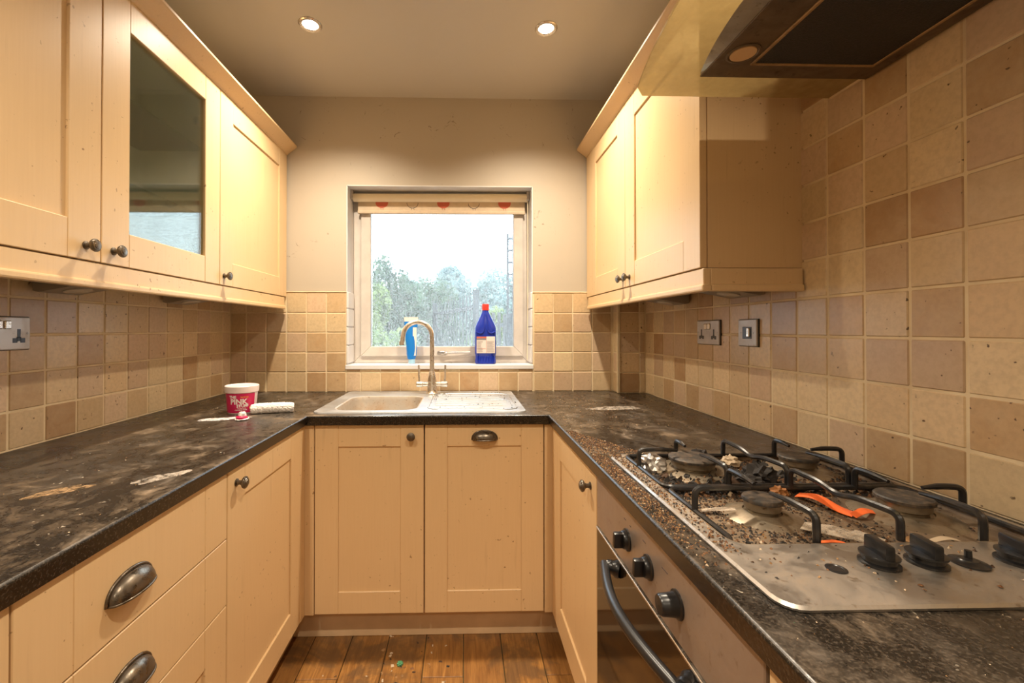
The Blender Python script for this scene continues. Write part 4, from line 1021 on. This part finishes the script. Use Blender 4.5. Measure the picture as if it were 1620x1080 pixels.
# ------------------------------------------------------------------ the garden
struct('ground', B(-30, 30, D+.6, 40, -.5, -.3), 'soil', 'garden ground beyond the window', 'ground')
def leaves(bm, n, pick, s, q):
    for _ in range(n):
        c = Vector(pick()); a = Vector((q.gauss(0, 1), q.gauss(0, 1), q.gauss(0, 1))).normalized(); b = a.orthogonal().normalized(); b = (b*math.cos(q.uniform(0, 6)) + a.cross(b)*math.sin(q.uniform(0, 6)))
        if b.length < .1: continue
        b.normalize(); k = s*q.uniform(.6, 1.4); d = a.cross(b)
        add(bm, [c-b*k, c+d*k*.45, c+b*k, c-d*k*.45], [(0, 1, 2, 3)])
def tree(name, x, y, zc, rx, ry, rz, n, s, mat, label, cat, seed, spire=False):
    q = random.Random(seed); t = thing(name, (x, y, -.3), label, cat)
    lobes = [(x+q.uniform(-.7, .7)*rx, y+q.uniform(-.7, .7)*ry, zc+q.uniform(-.65, .55)*rz, q.uniform(.35, .6)) for _ in range(11)]
    def pick():
        if spire:
            h = q.random()**1.3; r = (1-h)*.95+.06; a = q.uniform(0, 6.28); u = math.sqrt(q.random())
            return (x+rx*r*u*math.cos(a), y+ry*r*u*math.sin(a), zc-rz+2*rz*h)
        L = q.choice(lobes); v = Vector((q.gauss(0, 1), q.gauss(0, 1), q.gauss(0, 1))).normalized()*(.55+.45*q.random())
        return (L[0]+v.x*rx*L[3], L[1]+v.y*ry*L[3], L[2]+v.z*rz*L[3])
    bm = bmesh.new(); leaves(bm, n, pick, s, q); obj('foliage', bm, mat, t)
    bm = bmesh.new(); tube(bm, [(x, y, -.3), (x+.03, y, zc*.5), (x, y, zc)], [.09, .07, .03], 8)
    for k in range(5):
        a = q.uniform(0, 6.28); tube(bm, [(x, y, zc*.6), (x+math.cos(a)*rx*.6, y+math.sin(a)*ry*.6, zc+q.uniform(-.2, .5)*rz)], [.035, .012], 6)
    obj('trunk', bm, 'bark', t)
tree('tall_tree', -1.42, 9.0, 1.50, .62, .5, 1.22, 8000, .05, 'leaf_dark', 'tall blue-green tree left of the garden fence', 'tree', 3)
tree('garden_shrub', -1.80, 7.5, 1.20, .55, .42, 1.05, 7000, .045, 'leaf_green', 'yellow-green bush at the foot of the tall tree', 'shrub', 5)
tree('garden_shrub', -.95, 11.6, 1.45, 1.0, .7, 1.35, 9000, .055, 'leaf_dark', 'rounded green bush behind the slatted fence', 'shrub', 6)
tree('garden_shrub', -.85, 5.2, .62, .62, .35, .75, 6500, .035, 'leaf_green', 'low leafy bush in front of the slatted fence', 'shrub', 8)
tree('distant_tree', .45, 14.5, 1.95, 1.35, .9, 1.75, 10000, .08, 'leaf_far_haze', 'broad hazy tree far behind the fence', 'tree', 9)
tree('distant_tree', 2.6, 18.0, 1.9, 1.9, 1.2, 2.0, 8000, .10, 'leaf_far_haze', 'hazy tree behind the trellis post', 'tree', 10)
tree('distant_tree', -1.9, 19.5, 1.8, 2.0, 1.2, 2.0, 8000, .10, 'leaf_far_haze', 'hazy tree behind the tall tree', 'tree', 11)
tree('garden_shrub', .85, 9.4, .95, .75, .5, 1.10, 6000, .05, 'leaf_green', 'bright bush between the fence and the trellis post', 'shrub', 12)
def fence(p0, p1, ztop, n, label, name='slat_fence', wd=.05, rails=(1.55, .9)):
    a, b = Vector((*p0, 0)), Vector((*p1, 0)); t = thing(name, (a.x, a.y, -.3), label, 'fence'); d = (b-a).normalized(); nrm = Vector((-d.y, d.x, 0))*.006
    for i in range(n):
        wd_ = wd; c = a+(b-a)*((i+.5)/n); h = ztop+R.uniform(-.02, .02); s = d*wd/2
        bm = bmesh.new(); loft(bm, [[tuple(c+k+Vector((0, 0, z))) for k in (-s-nrm, s-nrm, s+nrm, -s+nrm)] for z in (-.3, h)], cap0=True, cap1=True); obj('slat', bm, 'fence_wood', t)
    for z in rails:
        bm = bmesh.new(); nn = nrm*2.5; loft(bm, [[tuple(c+k) for k in (-nn+Vector((0, 0, z-.03)), nn+Vector((0, 0, z-.03)), nn+Vector((0, 0, z+.03)), -nn+Vector((0, 0, z+.03)))] for c in (a, b)], cap0=True, cap1=True); obj('rail', bm, 'fence_wood', t)
    for c in (a, b):
        bm = bmesh.new(); box(bm, c.x-.045, c.x+.045, c.y-.045, c.y+.045, -.3, ztop+.05, .005); obj('post', bm, 'fence_wood', t)
fence((.17, 6.2), (-.62, 9.3), 1.74, 15, 'grey slatted fence running away down the garden')
fence((.32, 6.7), (1.3, 6.9), 1.48, 11, 'low grey fence behind the trellis post', wd=.055, rails=(1.3, .8))
tr_ = thing('trellis_post', (.49, 4.6, -.3), 'tall narrow trellis post with rungs outside the window', 'trellis')
for x in (.462, .520):
    bm = bmesh.new(); box(bm, x-.011, x+.011, 4.58, 4.61, -.3, 2.24, .002); obj('upright', bm, 'fence_wood', tr_)
for k in range(20):
    bm = bmesh.new(); z = -.2+k*.125; box(bm, .452, .530, 4.565, 4.58, z, z+.02, .002); obj('rung', bm, 'fence_wood', tr_)
